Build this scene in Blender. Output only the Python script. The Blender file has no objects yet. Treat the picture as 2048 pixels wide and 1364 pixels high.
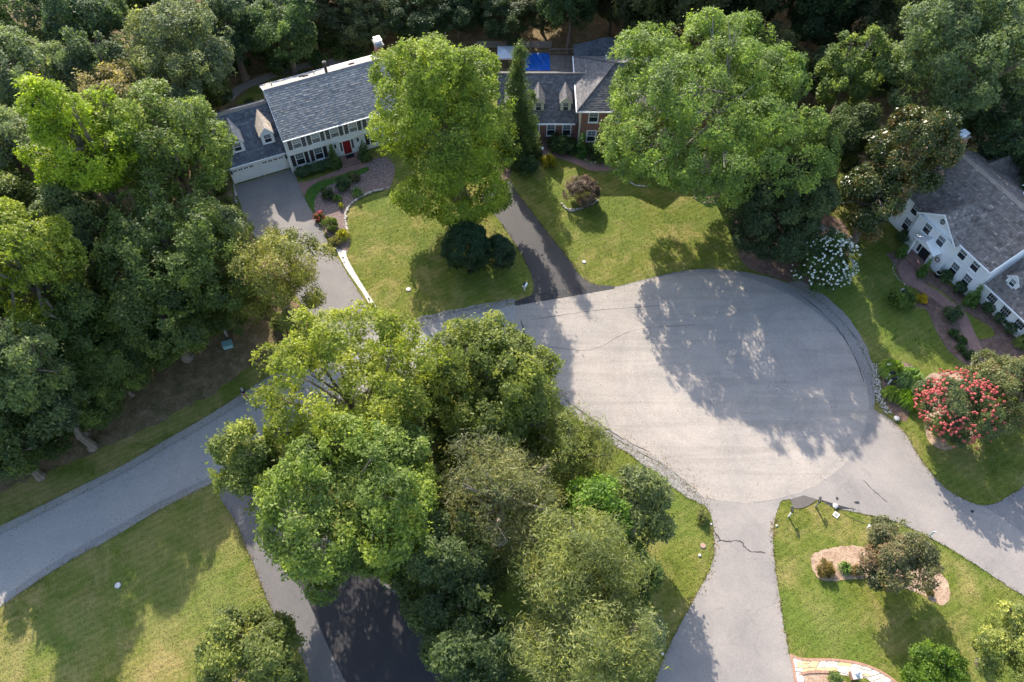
import bpy, bmesh, math, random
import numpy as np
from mathutils import Vector, Matrix

S = bpy.context.scene
COL = S.collection
# ------------------------------------------------------------------ camera, light, exposure
H = 65.0
TILT = math.radians(33.9)
cam_d = bpy.data.cameras.new('camera'); cam = bpy.data.objects.new('camera', cam_d); COL.objects.link(cam)
cam.location = (0, 0, H); cam.rotation_euler = (TILT, 0, 0)
cam_d.lens = 28.0; cam_d.sensor_width = 36.0; cam_d.clip_start = 0.5; cam_d.clip_end = 4000
S.camera = cam
SUN_EL, SUN_DIR = math.radians(33.0), (-0.29, 0.957)          # horizontal direction towards the sun
w = bpy.data.worlds.new('World'); S.world = w; w.use_nodes = True
wn = w.node_tree.nodes; bg = wn['Background']
sky = wn.new('ShaderNodeTexSky'); sky.sky_type = 'NISHITA'; sky.sun_disc = False
sky.sun_elevation = SUN_EL; sky.sun_rotation = math.atan2(SUN_DIR[0], SUN_DIR[1])
sky.air_density = 1.0; sky.dust_density = 1.5; sky.ozone_density = 1.0
w.node_tree.links.new(sky.outputs[0], bg.inputs[0]); bg.inputs[1].default_value = 0.15
sd = bpy.data.lights.new('sun', 'SUN'); sun = bpy.data.objects.new('sun', sd); COL.objects.link(sun)
sd.energy = 3.4; sd.angle = math.radians(0.5); sd.color = (1.0, 0.915, 0.785)
sv = Vector((SUN_DIR[0] * math.cos(SUN_EL), SUN_DIR[1] * math.cos(SUN_EL), math.sin(SUN_EL)))
sun.rotation_euler = sv.to_track_quat('Z', 'Y').to_euler(); sun.location = (-30, 100, 80)
S.view_settings.view_transform = 'Standard'; S.view_settings.look = 'None'
S.view_settings.gamma = 1.0; S.view_settings.exposure = 1.48; S.view_settings.use_curve_mapping = False
S.render.engine = 'CYCLES'
cy = S.cycles
cy.max_bounces = 8; cy.diffuse_bounces = 4; cy.glossy_bounces = 2; cy.transmission_bounces = 4
cy.transparent_max_bounces = 4; cy.caustics_reflective = False; cy.caustics_refractive = False
cy.sample_clamp_indirect = 4.0; cy.use_denoising = True

# ------------------------------------------------------------------ where a point of the survey photograph lies on the ground (or at height z)
def at(u, v, z=0.0):
    x = (u - 1024) / 1593.0; y = -(v - 682) / 1593.0
    d = (x, y * math.cos(TILT) + math.sin(TILT), y * math.sin(TILT) - math.cos(TILT))
    k = (H - z) / -d[2]
    return Vector((d[0] * k, d[1] * k, z))

# ------------------------------------------------------------------ materials
def nt(name):
    m = bpy.data.materials.new(name); m.use_nodes = True
    t = m.node_tree; return m, t, t.nodes['Principled BSDF']
def N(t, typ, **kw):
    n = t.nodes.new(typ)
    for k, v in kw.items(): setattr(n, k, v)
    return n
def noise(t, vec, scale, detail=6, rough=0.6, dist=0.0):
    n = N(t, 'ShaderNodeTexNoise'); n.inputs['Scale'].default_value = scale
    n.inputs['Detail'].default_value = detail; n.inputs['Roughness'].default_value = rough
    n.inputs['Distortion'].default_value = dist
    t.links.new(vec, n.inputs['Vector']); return n.outputs['Fac']
def ramp(t, fac, stops):
    r = N(t, 'ShaderNodeValToRGB'); e = r.color_ramp.elements
    while len(e) < len(stops): e.new(0.5)
    for i, (p, c) in enumerate(stops):
        e[i].position = p; e[i].color = (*c, 1) if len(c) == 3 else c
    t.links.new(fac, r.inputs[0]); return r.outputs[0]
def mix(t, a, b, fac, mode='MIX'):
    m = N(t, 'ShaderNodeMix', data_type='RGBA', blend_type=mode)
    for sock, val in ((m.inputs['Factor'], fac), (m.inputs['A'], a), (m.inputs['B'], b)):
        if hasattr(val, 'is_output'): t.links.new(val, sock)
        elif isinstance(val, (int, float)): sock.default_value = val
        else: sock.default_value = (*val, 1)
    return m.outputs['Result']
def math_n(t, op, a, b):
    m = N(t, 'ShaderNodeMath', operation=op)
    for i, val in enumerate((a, b)):
        if hasattr(val, 'is_output'): t.links.new(val, m.inputs[i])
        else: m.inputs[i].default_value = val
    return m.outputs[0]
def bump(t, b, h, strength, dist):
    n = N(t, 'ShaderNodeBump'); n.inputs['Strength'].default_value = strength; n.inputs['Distance'].default_value = dist
    t.links.new(h, n.inputs['Height']); t.links.new(n.outputs[0], b.inputs['Normal'])
def world_pos(t): return N(t, 'ShaderNodeNewGeometry').outputs['Position']
def obj_pos(t): return N(t, 'ShaderNodeTexCoord').outputs['Object']

def plain(name, c, rough=0.6, var=0.15, scale=3.0, metal=0.0, spec=0.4, b=0.0):
    m, t, p = nt(name); v = obj_pos(t); f = noise(t, v, scale)
    lo = tuple(x * (1 - var) for x in c); hi = tuple(min(1, x * (1 + var)) for x in c)
    t.links.new(ramp(t, f, [(0.3, lo), (0.7, hi)]), p.inputs['Base Color'])
    p.inputs['Roughness'].default_value = rough; p.inputs['Metallic'].default_value = metal
    p.inputs['Specular IOR Level'].default_value = spec
    if b: bump(t, p, noise(t, v, scale * 6), b, 0.02)
    return m

def lawn_material(name):
    m, t, p = nt(name); v = world_pos(t)
    big = noise(t, v, 0.09, 5, 0.6); mid = noise(t, v, 0.55, 6, 0.65, 0.4); fine = noise(t, v, 7.0, 4, 0.7)
    a = ramp(t, mid, [(0.30, (0.092, 0.112, 0.015)), (0.50, (0.138, 0.156, 0.024)), (0.68, (0.190, 0.188, 0.038))])
    sx = N(t, 'ShaderNodeSeparateXYZ'); t.links.new(v, sx.inputs[0])                    # the western lawn is drier
    mr = N(t, 'ShaderNodeMapRange'); mr.inputs[1].default_value = -8; mr.inputs[2].default_value = -20; mr.inputs[3].default_value = 0; mr.inputs[4].default_value = 0.09; t.links.new(sx.outputs[0], mr.inputs[0])
    my = N(t, 'ShaderNodeMapRange'); my.inputs[1].default_value = 50; my.inputs[2].default_value = 38; t.links.new(sx.outputs[1], my.inputs[0])
    drier = math_n(t, 'ADD', noise(t, v, 0.32, 7, 0.7, 0.8), math_n(t, 'MULTIPLY', mr.outputs[0], my.outputs[0]))
    dry = ramp(t, drier, [(0.47, (0, 0, 0)), (0.70, (1, 1, 1))])
    c = mix(t, a, (0.36, 0.27, 0.11), math_n(t, 'MULTIPLY', dry, 0.78))
    lush = ramp(t, big, [(0.42, (0, 0, 0)), (0.62, (1, 1, 1))])
    c = mix(t, c, (0.105, 0.165, 0.028), math_n(t, 'MULTIPLY', lush, 0.55))
    c = mix(t, c, ramp(t, fine, [(0.25, (0.55, 0.55, 0.55)), (0.75, (1.4, 1.4, 1.4))]), 0.55, 'MULTIPLY')
    wv = N(t, 'ShaderNodeTexWave'); wv.inputs['Scale'].default_value = 0.55; wv.inputs['Distortion'].default_value = 2.5
    wv.inputs['Detail'].default_value = 3; mp = N(t, 'ShaderNodeMapping'); mp.inputs['Rotation'].default_value[2] = 1.05
    t.links.new(v, mp.inputs[0]); t.links.new(mp.outputs[0], wv.inputs[0])
    c = mix(t, c, ramp(t, wv.outputs['Fac'], [(0.2, (0.88, 0.9, 0.86)), (0.8, (1.08, 1.08, 1.05))]), 0.6, 'MULTIPLY')
    t.links.new(c, p.inputs['Base Color']); p.inputs['Roughness'].default_value = 0.8; p.inputs['Specular IOR Level'].default_value = 0.15
    bump(t, p, fine, 0.8, 0.12)
    return m

def paving(name, base, stain=0.5, speck=0.35, warm=(1.05, 1.0, 0.95), crack=0.0, rough=0.85, streak=None):
    m, t, p = nt(name); v = world_pos(t)
    c = ramp(t, noise(t, v, 0.22, 6, 0.62, 0.5), [(0.3, tuple(x * (1 - 0.16 * stain) for x in base)), (0.7, tuple(x * (1 + 0.12 * stain) * k for x, k in zip(base, warm)))])
    c = mix(t, c, ramp(t, noise(t, v, 9.0, 3, 0.8), [(0.25, (1 - speck,) * 3), (0.75, (1 + speck,) * 3)]), 1.0, 'MULTIPLY')
    st = ramp(t, noise(t, v, 0.6, 8, 0.7, 1.2), [(0.60, (1, 1, 1)), (0.78, (0.72, 0.71, 0.70))])
    c = mix(t, c, st, stain, 'MULTIPLY')
    if streak:                                        # faint rings where tyres turn, and long laying seams
        o_ = at(*streak); sub = N(t, 'ShaderNodeVectorMath', operation='DISTANCE'); sub.inputs[1].default_value = tuple(o_); t.links.new(v, sub.inputs[0])
        cmb = N(t, 'ShaderNodeCombineXYZ'); t.links.new(sub.outputs['Value'], cmb.inputs[0]); sx = N(t, 'ShaderNodeSeparateXYZ'); t.links.new(v, sx.inputs[0])
        t.links.new(math_n(t, 'MULTIPLY', sx.outputs[0], 0.05), cmb.inputs[1])
        c = mix(t, c, ramp(t, noise(t, cmb.outputs[0], 0.9, 4, 0.6, 0.6), [(0.35, (0.86, 0.855, 0.85)), (0.6, (1.05, 1.05, 1.04))]), 0.35, 'MULTIPLY')
        mp = N(t, 'ShaderNodeMapping'); mp.inputs['Scale'].default_value = (0.09, 1.3, 1); mp.inputs['Rotation'].default_value[2] = 0.12; t.links.new(v, mp.inputs[0])
        c = mix(t, c, ramp(t, noise(t, mp.outputs[0], 1.0, 6, 0.65, 0.5), [(0.40, (0.88, 0.875, 0.87)), (0.52, (1.02, 1.02, 1.02))]), 0.7, 'MULTIPLY')
    if crack:
        vo = N(t, 'ShaderNodeTexVoronoi', feature='DISTANCE_TO_EDGE'); vo.inputs['Scale'].default_value = 0.17
        wob = N(t, 'ShaderNodeTexNoise'); wob.inputs['Scale'].default_value = 0.6; wob.inputs['Detail'].default_value = 6
        t.links.new(v, wob.inputs['Vector'])
        va = N(t, 'ShaderNodeVectorMath', operation='MULTIPLY_ADD'); va.inputs[1].default_value = (2.5, 2.5, 0)
        t.links.new(wob.outputs['Color'], va.inputs[0]); t.links.new(v, va.inputs[2]); t.links.new(va.outputs[0], vo.inputs['Vector'])
        k = 1 - crack
        c = mix(t, c, ramp(t, vo.outputs['Distance'], [(0.0, (k, k, k)), (0.012, (1, 1, 1))]), 0.8, 'MULTIPLY')
    t.links.new(c, p.inputs['Base Color']); p.inputs['Roughness'].default_value = rough; p.inputs['Specular IOR Level'].default_value = 0.25
    bump(t, p, noise(t, v, 14.0, 3, 0.8), 0.35, 0.03)
    return m

def ground_mix(name, cols, scale=1.4, fine=8.0, b=0.6):
    m, t, p = nt(name); v = world_pos(t)
    c = ramp(t, noise(t, v, scale, 7, 0.7, 0.5), [(0.3, cols[0]), (0.5, cols[1]), (0.7, cols[2])])
    c = mix(t, c, ramp(t, noise(t, v, fine, 4, 0.8), [(0.3, (0.5, 0.5, 0.5)), (0.7, (1.45, 1.42, 1.38))]), 0.8, 'MULTIPLY')
    t.links.new(c, p.inputs['Base Color']); p.inputs['Roughness'].default_value = 0.9; p.inputs['Specular IOR Level'].default_value = 0.15
    bump(t, p, noise(t, v, fine, 4, 0.8), b, 0.1)
    return m

def brick_material(name, c1, c2, mortar, scale, coord='Object'):
    m, t, p = nt(name); v = obj_pos(t) if coord == 'Object' else world_pos(t)
    mp = N(t, 'ShaderNodeMapping')
    if coord == 'Object': mp.inputs['Rotation'].default_value[0] = math.radians(90)
    t.links.new(v, mp.inputs[0])
    br = N(t, 'ShaderNodeTexBrick'); br.inputs['Scale'].default_value = scale
    br.inputs['Color1'].default_value = (*c1, 1); br.inputs['Color2'].default_value = (*c2, 1); br.inputs['Mortar'].default_value = (*mortar, 1)
    br.inputs['Mortar Size'].default_value = 0.02; t.links.new(mp.outputs[0], br.inputs['Vector'])
    c = mix(t, br.outputs['Color'], ramp(t, noise(t, v, 1.3, 6), [(0.3, (0.75, 0.75, 0.75)), (0.7, (1.2, 1.18, 1.15))]), 0.8, 'MULTIPLY')
    t.links.new(c, p.inputs['Base Color']); p.inputs['Roughness'].default_value = 0.85
    return m

def tinted(name, stops, rough=0.8, grain=(2.0, 0.25), spec=0.2):
    """colour picked piece by piece from the mesh's own 'tint' value"""
    m, t, p = nt(name)
    a = N(t, 'ShaderNodeAttribute'); a.attribute_name = 'tint'
    c = ramp(t, a.outputs['Fac'], stops); v = obj_pos(t)
    c = mix(t, c, ramp(t, noise(t, v, grain[0], 6, 0.7), [(0.3, (1 - grain[1],) * 3), (0.7, (1 + grain[1],) * 3)]), 0.9, 'MULTIPLY')
    t.links.new(c, p.inputs['Base Color']); p.inputs['Roughness'].default_value = rough; p.inputs['Specular IOR Level'].default_value = spec
    return m

def leaf_material(name, transl=0.5, rough=0.5, spec=0.24, warm=(1.12, 1.2, 0.72), autumn=None):
    """leaf colour = the tree's own object colour, varied leaf by leaf"""
    m, t, p = nt(name)
    oi = N(t, 'ShaderNodeObjectInfo'); a = N(t, 'ShaderNodeAttribute'); a.attribute_name = 'tint'
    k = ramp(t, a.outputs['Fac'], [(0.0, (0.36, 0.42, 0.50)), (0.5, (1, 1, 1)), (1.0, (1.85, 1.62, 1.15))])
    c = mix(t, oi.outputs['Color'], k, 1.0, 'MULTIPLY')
    if autumn:
        c = mix(t, c, autumn, ramp(t, a.outputs['Fac'], [(0.72, (0, 0, 0)), (0.86, (1, 1, 1))]))
    t.links.new(c, p.inputs['Base Color']); p.inputs['Roughness'].default_value = rough; p.inputs['Specular IOR Level'].default_value = spec
    tr = N(t, 'ShaderNodeBsdfTranslucent'); t.links.new(mix(t, c, warm, 1.0, 'MULTIPLY'), tr.inputs[0])
    ms = N(t, 'ShaderNodeMixShader'); ms.inputs[0].default_value = transl
    t.links.new(p.outputs[0], ms.inputs[1]); t.links.new(tr.outputs[0], ms.inputs[2])
    t.links.new(ms.outputs[0], t.nodes['Material Output'].inputs[0])
    return m

M = {}
M['lawn'] = lawn_material('lawn_grass')
M['chipseal'] = paving('pale_chipseal', (0.330, 0.298, 0.268), 0.9, 0.26, crack=0.08, streak=(1452, 742))
M['asphalt_edge'] = paving('grey_asphalt', (0.235, 0.226, 0.218), 0.8, 0.3, crack=0.12)
M['drive'] = paving('weathered_driveway', (0.262, 0.241, 0.226), 1.1, 0.18, crack=0.10)
M['drive_old'] = paving('grey_driveway', (0.205, 0.194, 0.189), 1.1, 0.18)
M['drive_black'] = paving('sealed_black_driveway', (0.046, 0.043, 0.045), 1.1, 0.3, rough=0.6)
M['patch'] = paving('dark_asphalt_patch', (0.12, 0.108, 0.10), 0.8, 0.2)
M['patch_black'] = plain('fresh_black_asphalt', (0.022, 0.023, 0.028), 0.7, 0.3, 1.5)
M['sealant'] = plain('crack_sealant', (0.035, 0.03, 0.03), 0.6, 0.3, 2.0)
M['gravel'] = ground_mix('pale_gravel', [(0.16, 0.15, 0.135), (0.27, 0.255, 0.235), (0.38, 0.36, 0.33)], 3.0, 7.0, 0.9)
M['concrete'] = paving('pale_concrete', (0.27, 0.26, 0.235), 0.8, 0.2)
M['mulch'] = ground_mix('brown_mulch', [(0.10, 0.062, 0.048), (0.165, 0.11, 0.088), (0.24, 0.17, 0.14)], 1.6, 7.0)
M['mulch_pale'] = ground_mix('pale_wood_chip', [(0.26, 0.17, 0.12), (0.40, 0.28, 0.20), (0.52, 0.39, 0.28)], 2.0, 6.5)
M['pebble'] = ground_mix('pink_pebbles', [(0.13, 0.09, 0.08), (0.22, 0.16, 0.145), (0.38, 0.31, 0.285)], 4.0, 8.0, 0.9)
M['white_gravel'] = ground_mix('white_gravel', [(0.5, 0.45, 0.4), (0.68, 0.62, 0.57), (0.82, 0.78, 0.73)], 3.0, 8.0, 0.9)
M['litter'] = ground_mix('leaf_litter', [(0.085, 0.085, 0.03), (0.17, 0.125, 0.07), (0.28, 0.20, 0.12)], 0.9, 5.0)
M['brick_path'] = brick_material('walk_brick', (0.21, 0.105, 0.08), (0.30, 0.17, 0.14), (0.27, 0.22, 0.2), 4.5, 'World')
M['brick'] = brick_material('red_brick', (0.22, 0.075, 0.05), (0.30, 0.12, 0.08), (0.3, 0.25, 0.22), 4.2)
M['shingle_grey'] = tinted('grey_shingle', [(0.0, (0.21, 0.20, 0.195)), (0.5, (0.31, 0.29, 0.268)), (1.0, (0.40, 0.375, 0.345))], 0.75)
M['shingle_slate'] = tinted('slate_blue_shingle', [(0.0, (0.075, 0.085, 0.10)), (0.5, (0.125, 0.138, 0.158)), (1.0, (0.20, 0.215, 0.235))], 0.75)
M['shingle_dark'] = tinted('charcoal_shingle', [(0.0, (0.075, 0.072, 0.075)), (0.5, (0.12, 0.115, 0.118)), (1.0, (0.20, 0.185, 0.18))], 0.75)
M['shingle_wood'] = tinted('weathered_wood_shake', [(0.0, (0.12, 0.10, 0.088)), (0.5, (0.20, 0.17, 0.15)), (0.85, (0.27, 0.23, 0.205)), (1.0, (0.36, 0.31, 0.265))], 0.85)
M['shake_pale'] = tinted('pale_cedar_shake', [(0.0, (0.30, 0.25, 0.21)), (0.5, (0.44, 0.38, 0.32)), (1.0, (0.58, 0.51, 0.43))], 0.85)
M['deck_roof'] = plain('roof_underlay', (0.09, 0.085, 0.085), 0.9)
M['white'] = plain('white_siding', (0.82, 0.82, 0.81), 0.55, 0.06, 0.8)
M['trim'] = plain('white_trim', (0.85, 0.85, 0.84), 0.45, 0.03, 2.0)
M['cream'] = plain('cream_trim', (0.62, 0.56, 0.42), 0.5, 0.06, 2.0)
M['black'] = plain('black_paint', (0.018, 0.02, 0.026), 0.45, 0.2)
M['red_door'] = plain('red_door', (0.27, 0.018, 0.022), 0.4, 0.12)
M['glass'] = plain('window_glass', (0.028, 0.033, 0.04), 0.08, 0.3, 1.5, spec=0.6)
M['glass_up'] = plain('upper_sash_reflection', (0.13, 0.145, 0.16), 0.12, 0.25, 1.5, spec=0.6)  # lighter grey stands in for the reflection in these panes
M['metal'] = plain('galvanised_metal', (0.55, 0.57, 0.6), 0.35, 0.1, 3, 0.8)
M['white_metal'] = plain('white_painted_metal', (0.8, 0.82, 0.85), 0.4, 0.04)
M['dark_metal'] = plain('dark_metal', (0.035, 0.036, 0.04), 0.4, 0.2, 4, 0.5)
M['bark'] = plain('grey_bark', (0.17, 0.135, 0.105), 0.9, 0.4, 4.0, b=0.6)
M['bark_pale'] = plain('pale_bark', (0.33, 0.28, 0.23), 0.85, 0.3, 4.0, b=0.5)
M['stone'] = tinted('edging_stone', [(0.0, (0.28, 0.25, 0.22)), (0.5, (0.42, 0.385, 0.34)), (1.0, (0.60, 0.565, 0.51))], 0.85)
M['white_stone'] = plain('whitewashed_stone', (0.62, 0.58, 0.53), 0.8, 0.15, 5.0)
M['flag'] = plain('cream_flagstone', (0.62, 0.55, 0.44), 0.75, 0.12, 1.6)
M['flag_gold'] = plain('golden_flagstone', (0.56, 0.41, 0.22), 0.75, 0.16, 1.6)
M['pink_brick'] = plain('salmon_brick', (0.42, 0.24, 0.17), 0.8, 0.2, 3.0)
M['tarp'] = plain('blue_tarp', (0.012, 0.13, 0.52), 0.35, 0.15, 1.2)
M['canopy'] = plain('pale_canvas', (0.55, 0.58, 0.62), 0.7, 0.1)
M['deck'] = plain('grey_decking', (0.23, 0.20, 0.17), 0.8, 0.25, 2.0)
M['teal'] = plain('pale_teal_enamel', (0.21, 0.36, 0.36), 0.5, 0.1)
M['leaf'] = leaf_material('leaf')
M['leaf_dense'] = leaf_material('leaf_dense', 0.22, 0.6, 0.25)
M['leaf_gloss'] = leaf_material('leaf_glossy', 0.2, 0.32, 0.45, autumn=(0.24, 0.15, 0.05))
M['leaf_pinkish'] = leaf_material('leaf_with_pink', 0.4, 0.5, 0.3, autumn=(0.26, 0.17, 0.10))
M['petal_white'] = plain('white_petals', (0.72, 0.74, 0.66), 0.7, 0.15, 2.0)
M['petal_pink'] = plain('coral_pink_petals', (0.60, 0.13, 0.115), 0.7, 0.35, 1.2)
M['petal_red'] = plain('red_petals', (0.5, 0.05, 0.06), 0.6, 0.3, 1.2)
M['skin'] = plain('skin', (0.46, 0.27, 0.19), 0.55, 0.08)
M['navy'] = plain('navy_cloth', (0.012, 0.018, 0.05), 0.8, 0.2)
M['black_cloth'] = plain('black_cloth', (0.012, 0.012, 0.014), 0.8, 0.2)
M['hair'] = plain('light_grey_cap', (0.33, 0.31, 0.3), 0.7, 0.15)
M['orange'] = plain('orange_plastic', (0.5, 0.16, 0.06), 0.5, 0.1)

# ------------------------------------------------------------------ objects, names and labels
def tag(o, label=None, cat=None, group=None, kind=None):
    if label: o['label'] = label
    if cat: o['category'] = cat
    if group: o['group'] = group
    if kind: o['kind'] = kind
    return o
def thing(name, label, cat, loc=(0, 0, 0), rz=0.0, group=None):
    o = bpy.data.objects.new(name, None); COL.objects.link(o); o.empty_display_size = 0.3
    o.location = loc; o.rotation_euler = (0, 0, rz)
    return tag(o, label, cat, group)
def link(name, me, mat, parent=None, loc=None, color=None):
    o = bpy.data.objects.new(name, me); COL.objects.link(o)
    if mat is not None and len(me.materials) == 0: me.materials.append(mat)
    if parent is not None: o.parent = parent
    if loc is not None: o.location = loc
    if color is not None: o.color = (*(min(.6, q * LEAF_GAIN) for q in color), 1)
    return o
LEAF_GAIN = 2.15
class MB:
    def __init__(s): s.v = []; s.f = []; s.t = []
    def face(s, pts, tint=0.5):
        i = len(s.v); s.v += [tuple(p) for p in pts]; s.f.append(tuple(range(i, i + len(pts)))); s.t.append(tint)
    def box(s, x0, x1, y0, y1, z0, z1, tint=0.5):
        s.hexa([(x0, y0, z0), (x1, y0, z0), (x1, y1, z0), (x0, y1, z0), (x0, y0, z1), (x1, y0, z1), (x1, y1, z1), (x0, y1, z1)], tint); return s
    def hexa(s, p, tint=0.5):
        i = len(s.v); s.v += [tuple(q) for q in p]
        for f in ((3, 2, 1, 0), (4, 5, 6, 7), (0, 1, 5, 4), (1, 2, 6, 5), (2, 3, 7, 6), (3, 0, 4, 7)):
            s.f.append(tuple(i + k for k in f)); s.t.append(tint)
        return s
    def prism(s, poly, d, tint=0.5):
        """poly: list of 3D points, d: extrusion vector"""
        n = len(poly); i = len(s.v); d = Vector(d)
        s.v += [tuple(p) for p in poly] + [tuple(Vector(p) + d) for p in poly]
        s.f.append(tuple(range(i, i + n))); s.f.append(tuple(range(i + 2 * n - 1, i + n - 1, -1))); s.t += [tint] * 2
        for k in range(n):
            s.f.append((i + k, i + n + k, i + n + (k + 1) % n, i + (k + 1) % n)); s.t.append(tint)
        return s
    def tube(s, path, radii, n=6, tint=0.5, cap=True):
        rings = []
        for k, (p, r) in enumerate(zip(path, radii)):
            p = Vector(p)
            a = Vector(path[min(k + 1, len(path) - 1)]) - Vector(path[max(k - 1, 0)])
            a = a.normalized() if a.length > 1e-6 else Vector((0, 0, 1))
            u = a.cross(Vector((0.31, 0.95, 0.05))).normalized(); w_ = a.cross(u)
            i = len(s.v)
            for j in range(n):
                q = p + (u * math.cos(2 * math.pi * j / n) + w_ * math.sin(2 * math.pi * j / n)) * r
                s.v.append(tuple(q))
            rings.append(i)
        for a_, b_ in zip(rings, rings[1:]):
            for j in range(n):
                s.f.append((a_ + j, a_ + (j + 1) % n, b_ + (j + 1) % n, b_ + j)); s.t.append(tint)
        if cap:
            s.f.append(tuple(rings[-1] + j for j in range(n))); s.t.append(tint)
            s.f.append(tuple(rings[0] + n - 1 - j for j in range(n))); s.t.append(tint)
        return s
    def lathe(s, prof, n=14, c=(0, 0, 0), tint=0.5):
        for (r0, z0), (r1, z1) in zip(prof, prof[1:]):
            for j in range(n):
                a, b = 2 * math.pi * j / n, 2 * math.pi * (j + 1) / n
                s.face([(c[0] + r0 * math.cos(a), c[1] + r0 * math.sin(a), c[2] + z0), (c[0] + r0 * math.cos(b), c[1] + r0 * math.sin(b), c[2] + z0),
                        (c[0] + r1 * math.cos(b), c[1] + r1 * math.sin(b), c[2] + z1), (c[0] + r1 * math.cos(a), c[1] + r1 * math.sin(a), c[2] + z1)], tint)
        return s
    def mesh(s, name):
        me = bpy.data.meshes.new(name); me.from_pydata(s.v, [], s.f); me.update()
        if len(set(s.t)) > 1:
            at_ = me.attributes.new('tint', 'FLOAT', 'FACE'); at_.data.foreach_set('value', np.array(s.t, dtype=np.float32))
        return me
    def build(s, name, mat, parent=None, loc=None): return link(name, s.mesh(name), mat, parent, loc)

# ------------------------------------------------------------------ ground sheets
def crom(pts, n=6):
    P_ = [Vector((p[0], p[1])) for p in pts]
    if len(P_) < 3: return P_
    out = []; Q = [P_[0] * 2 - P_[1]] + P_ + [P_[-1] * 2 - P_[-2]]
    for i in range(1, len(Q) - 2):
        a, b, c, d = Q[i - 1:i + 3]
        for k in range(n):
            t = k / n
            out.append(0.5 * ((2 * b) + (c - a) * t + (2 * a - 5 * b + 4 * c - d) * t * t + (3 * b - a - 3 * c + d) * t ** 3))
    out.append(P_[-1]); return out
def px(pts): return [at(*p).to_2d() for p in pts]
def line(pts, n=6): return crom(px(pts), n)
def z2(*q): return [(400 + a * .2053, 180 + b * .2053) for a, b in q]
def z4(*q): return [(980 + a * .2246, 220 + b * .2246) for a, b in q]
def z6(*q): return [(1740 + a * .1504, 400 + b * .1504) for a, b in q]
def z7(*q): return [(580 + a * .2053, 340 + b * .2053) for a, b in q]
def r7(*q): return [(1700 + a * .1701, 540 + b * .1701) for a, b in q]
def rb(*q): return [(1560 + a * .1465, 1240 + b * .1465) for a, b in q]
def ri(*q): return [(1400 + a * .3255, 920 + b * .3255) for a, b in q]
PAVED = []
def sheet(name, outline, mat, z, kind='structure', paved=True, label=None, cat=None, thick=None, wobble=0.0, seed=1):
    if wobble:
        rng = random.Random(seed); o2 = []
        for a, b in zip(outline, outline[1:] + outline[:1]):
            d = (b - a); L_ = d.length; k = max(1, min(40, int(L_ / 0.4))); nrm = Vector((-d.y, d.x)).normalized() if L_ > 1e-6 else Vector((0, 0))
            for j in range(k): o2.append(a + d * (j / k) + nrm * rng.uniform(-wobble, wobble))
        outline = o2
    bm = bmesh.new(); vs = [bm.verts.new((p.x, p.y, z)) for p in outline]
    f = bm.faces.new(vs); f.normal_update()
    if f.normal.z < 0: f.normal_flip()
    bmesh.ops.triangulate(bm, faces=[f])
    if thick:
        pass
    me = bpy.data.meshes.new(name); bm.to_mesh(me); bm.free()
    if paved: PAVED.append([(p.x, p.y) for p in outline])
    o = link(name, me, mat); tag(o, label, cat, None, kind); return o
def ribbon(a_line, half): 
    """outline of a band round a centre line"""
    L_, R_ = [], []
    for i, p in enumerate(a_line):
        d = (a_line[min(i + 1, len(a_line) - 1)] - a_line[max(i - 1, 0)]).normalized(); nrm = Vector((-d.y, d.x))
        h = half if not callable(half) else half(i / (len(a_line) - 1))
        L_.append(p + nrm * h); R_.append(p - nrm * h)
    return L_ + R_[::-1]
W2 = lambda *q: [Vector(p) for p in q]
# ================================================================== SETTING: ground, roads, beds
sheet('lawn', W2((-1500, -1200), (1500, -1200), (1500, 1800), (-1500, 1800)), M['lawn'], 0.0, paved=False)
# bare leaf litter under the woods, left and behind the houses
sheet('forest_floor', W2((-420, 20)) + line([(-520, 1260), (-250, 1130), (0, 985), (120, 935), (220, 890), (330, 838), (430, 782), (505, 728), (575, 690), (640, 655)])
      + line([(600, 620), (540, 540), (505, 470), (480, 425), (468, 385), (455, 350), (440, 300)]) + W2((-34, 76), (-34, 600), (-420, 600)), M['litter'], 0.012, wobble=0.25)
sheet('forest_floor_behind', line([(440, 240), (505, 225), (560, 205), (640, 185), (760, 165), (850, 150), (960, 150), (1000, 160), (1330, 150), (1480, 200), (1660, 230), (1715, 330), (1715, 420), (1760, 440), (1830, 350), (1980, 290), (2150, 300)], 4)
      + W2((400, 75), (400, 600), (-33.9, 600)), M['litter'], 0.010, wobble=0.3, seed=2)
sheet('back_lawn', line([(470, 205), (500, 178), (560, 155), (640, 140), (690, 136), (660, 160), (600, 185), (540, 215), (500, 225)]), M['lawn'], 0.024, wobble=0.1)

# --- roads
road_up = [(-420, 1262), (-200, 1160), (0, 1062), (120, 1002), (250, 937), (330, 890), (420, 838), (500, 786), (560, 748), (640, 706), (740, 668), (840, 647), (930, 627), (1030, 607)]
road_lo = [(1038, 738), (960, 742), (850, 752), (760, 775), (690, 805), (600, 858), (510, 915), (420, 967), (330, 1010), (250, 1058), (110, 1140), (0, 1214), (-200, 1350), (-420, 1520)]
bulb_top = [(1030, 607), (1120, 592), (1230, 574), (1290, 559), (1350, 545), (1410, 538), (1480, 543), (1545, 556), (1605, 580), (1650, 612), (1694, 655), (1724, 700), (1745, 752), (1750, 800)]
bulb_bot = [(1746, 830), (1728, 885), (1695, 930), (1650, 967), (1600, 990), (1545, 1002), (1500, 1006), (1455, 1006), (1412, 1000)]
bulb_in = [(1412, 1000), (1375, 968), (1330, 932), (1280, 905), (1225, 872), (1170, 830), (1120, 785), (1080, 752), (1038, 738)]
road_o = line(road_up) + line(bulb_top)[1:] + line(bulb_bot)[1:] + line(bulb_in)[1:] + line(road_lo)[1:]
sheet('road', road_o, M['asphalt_edge'], 0.030)
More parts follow.
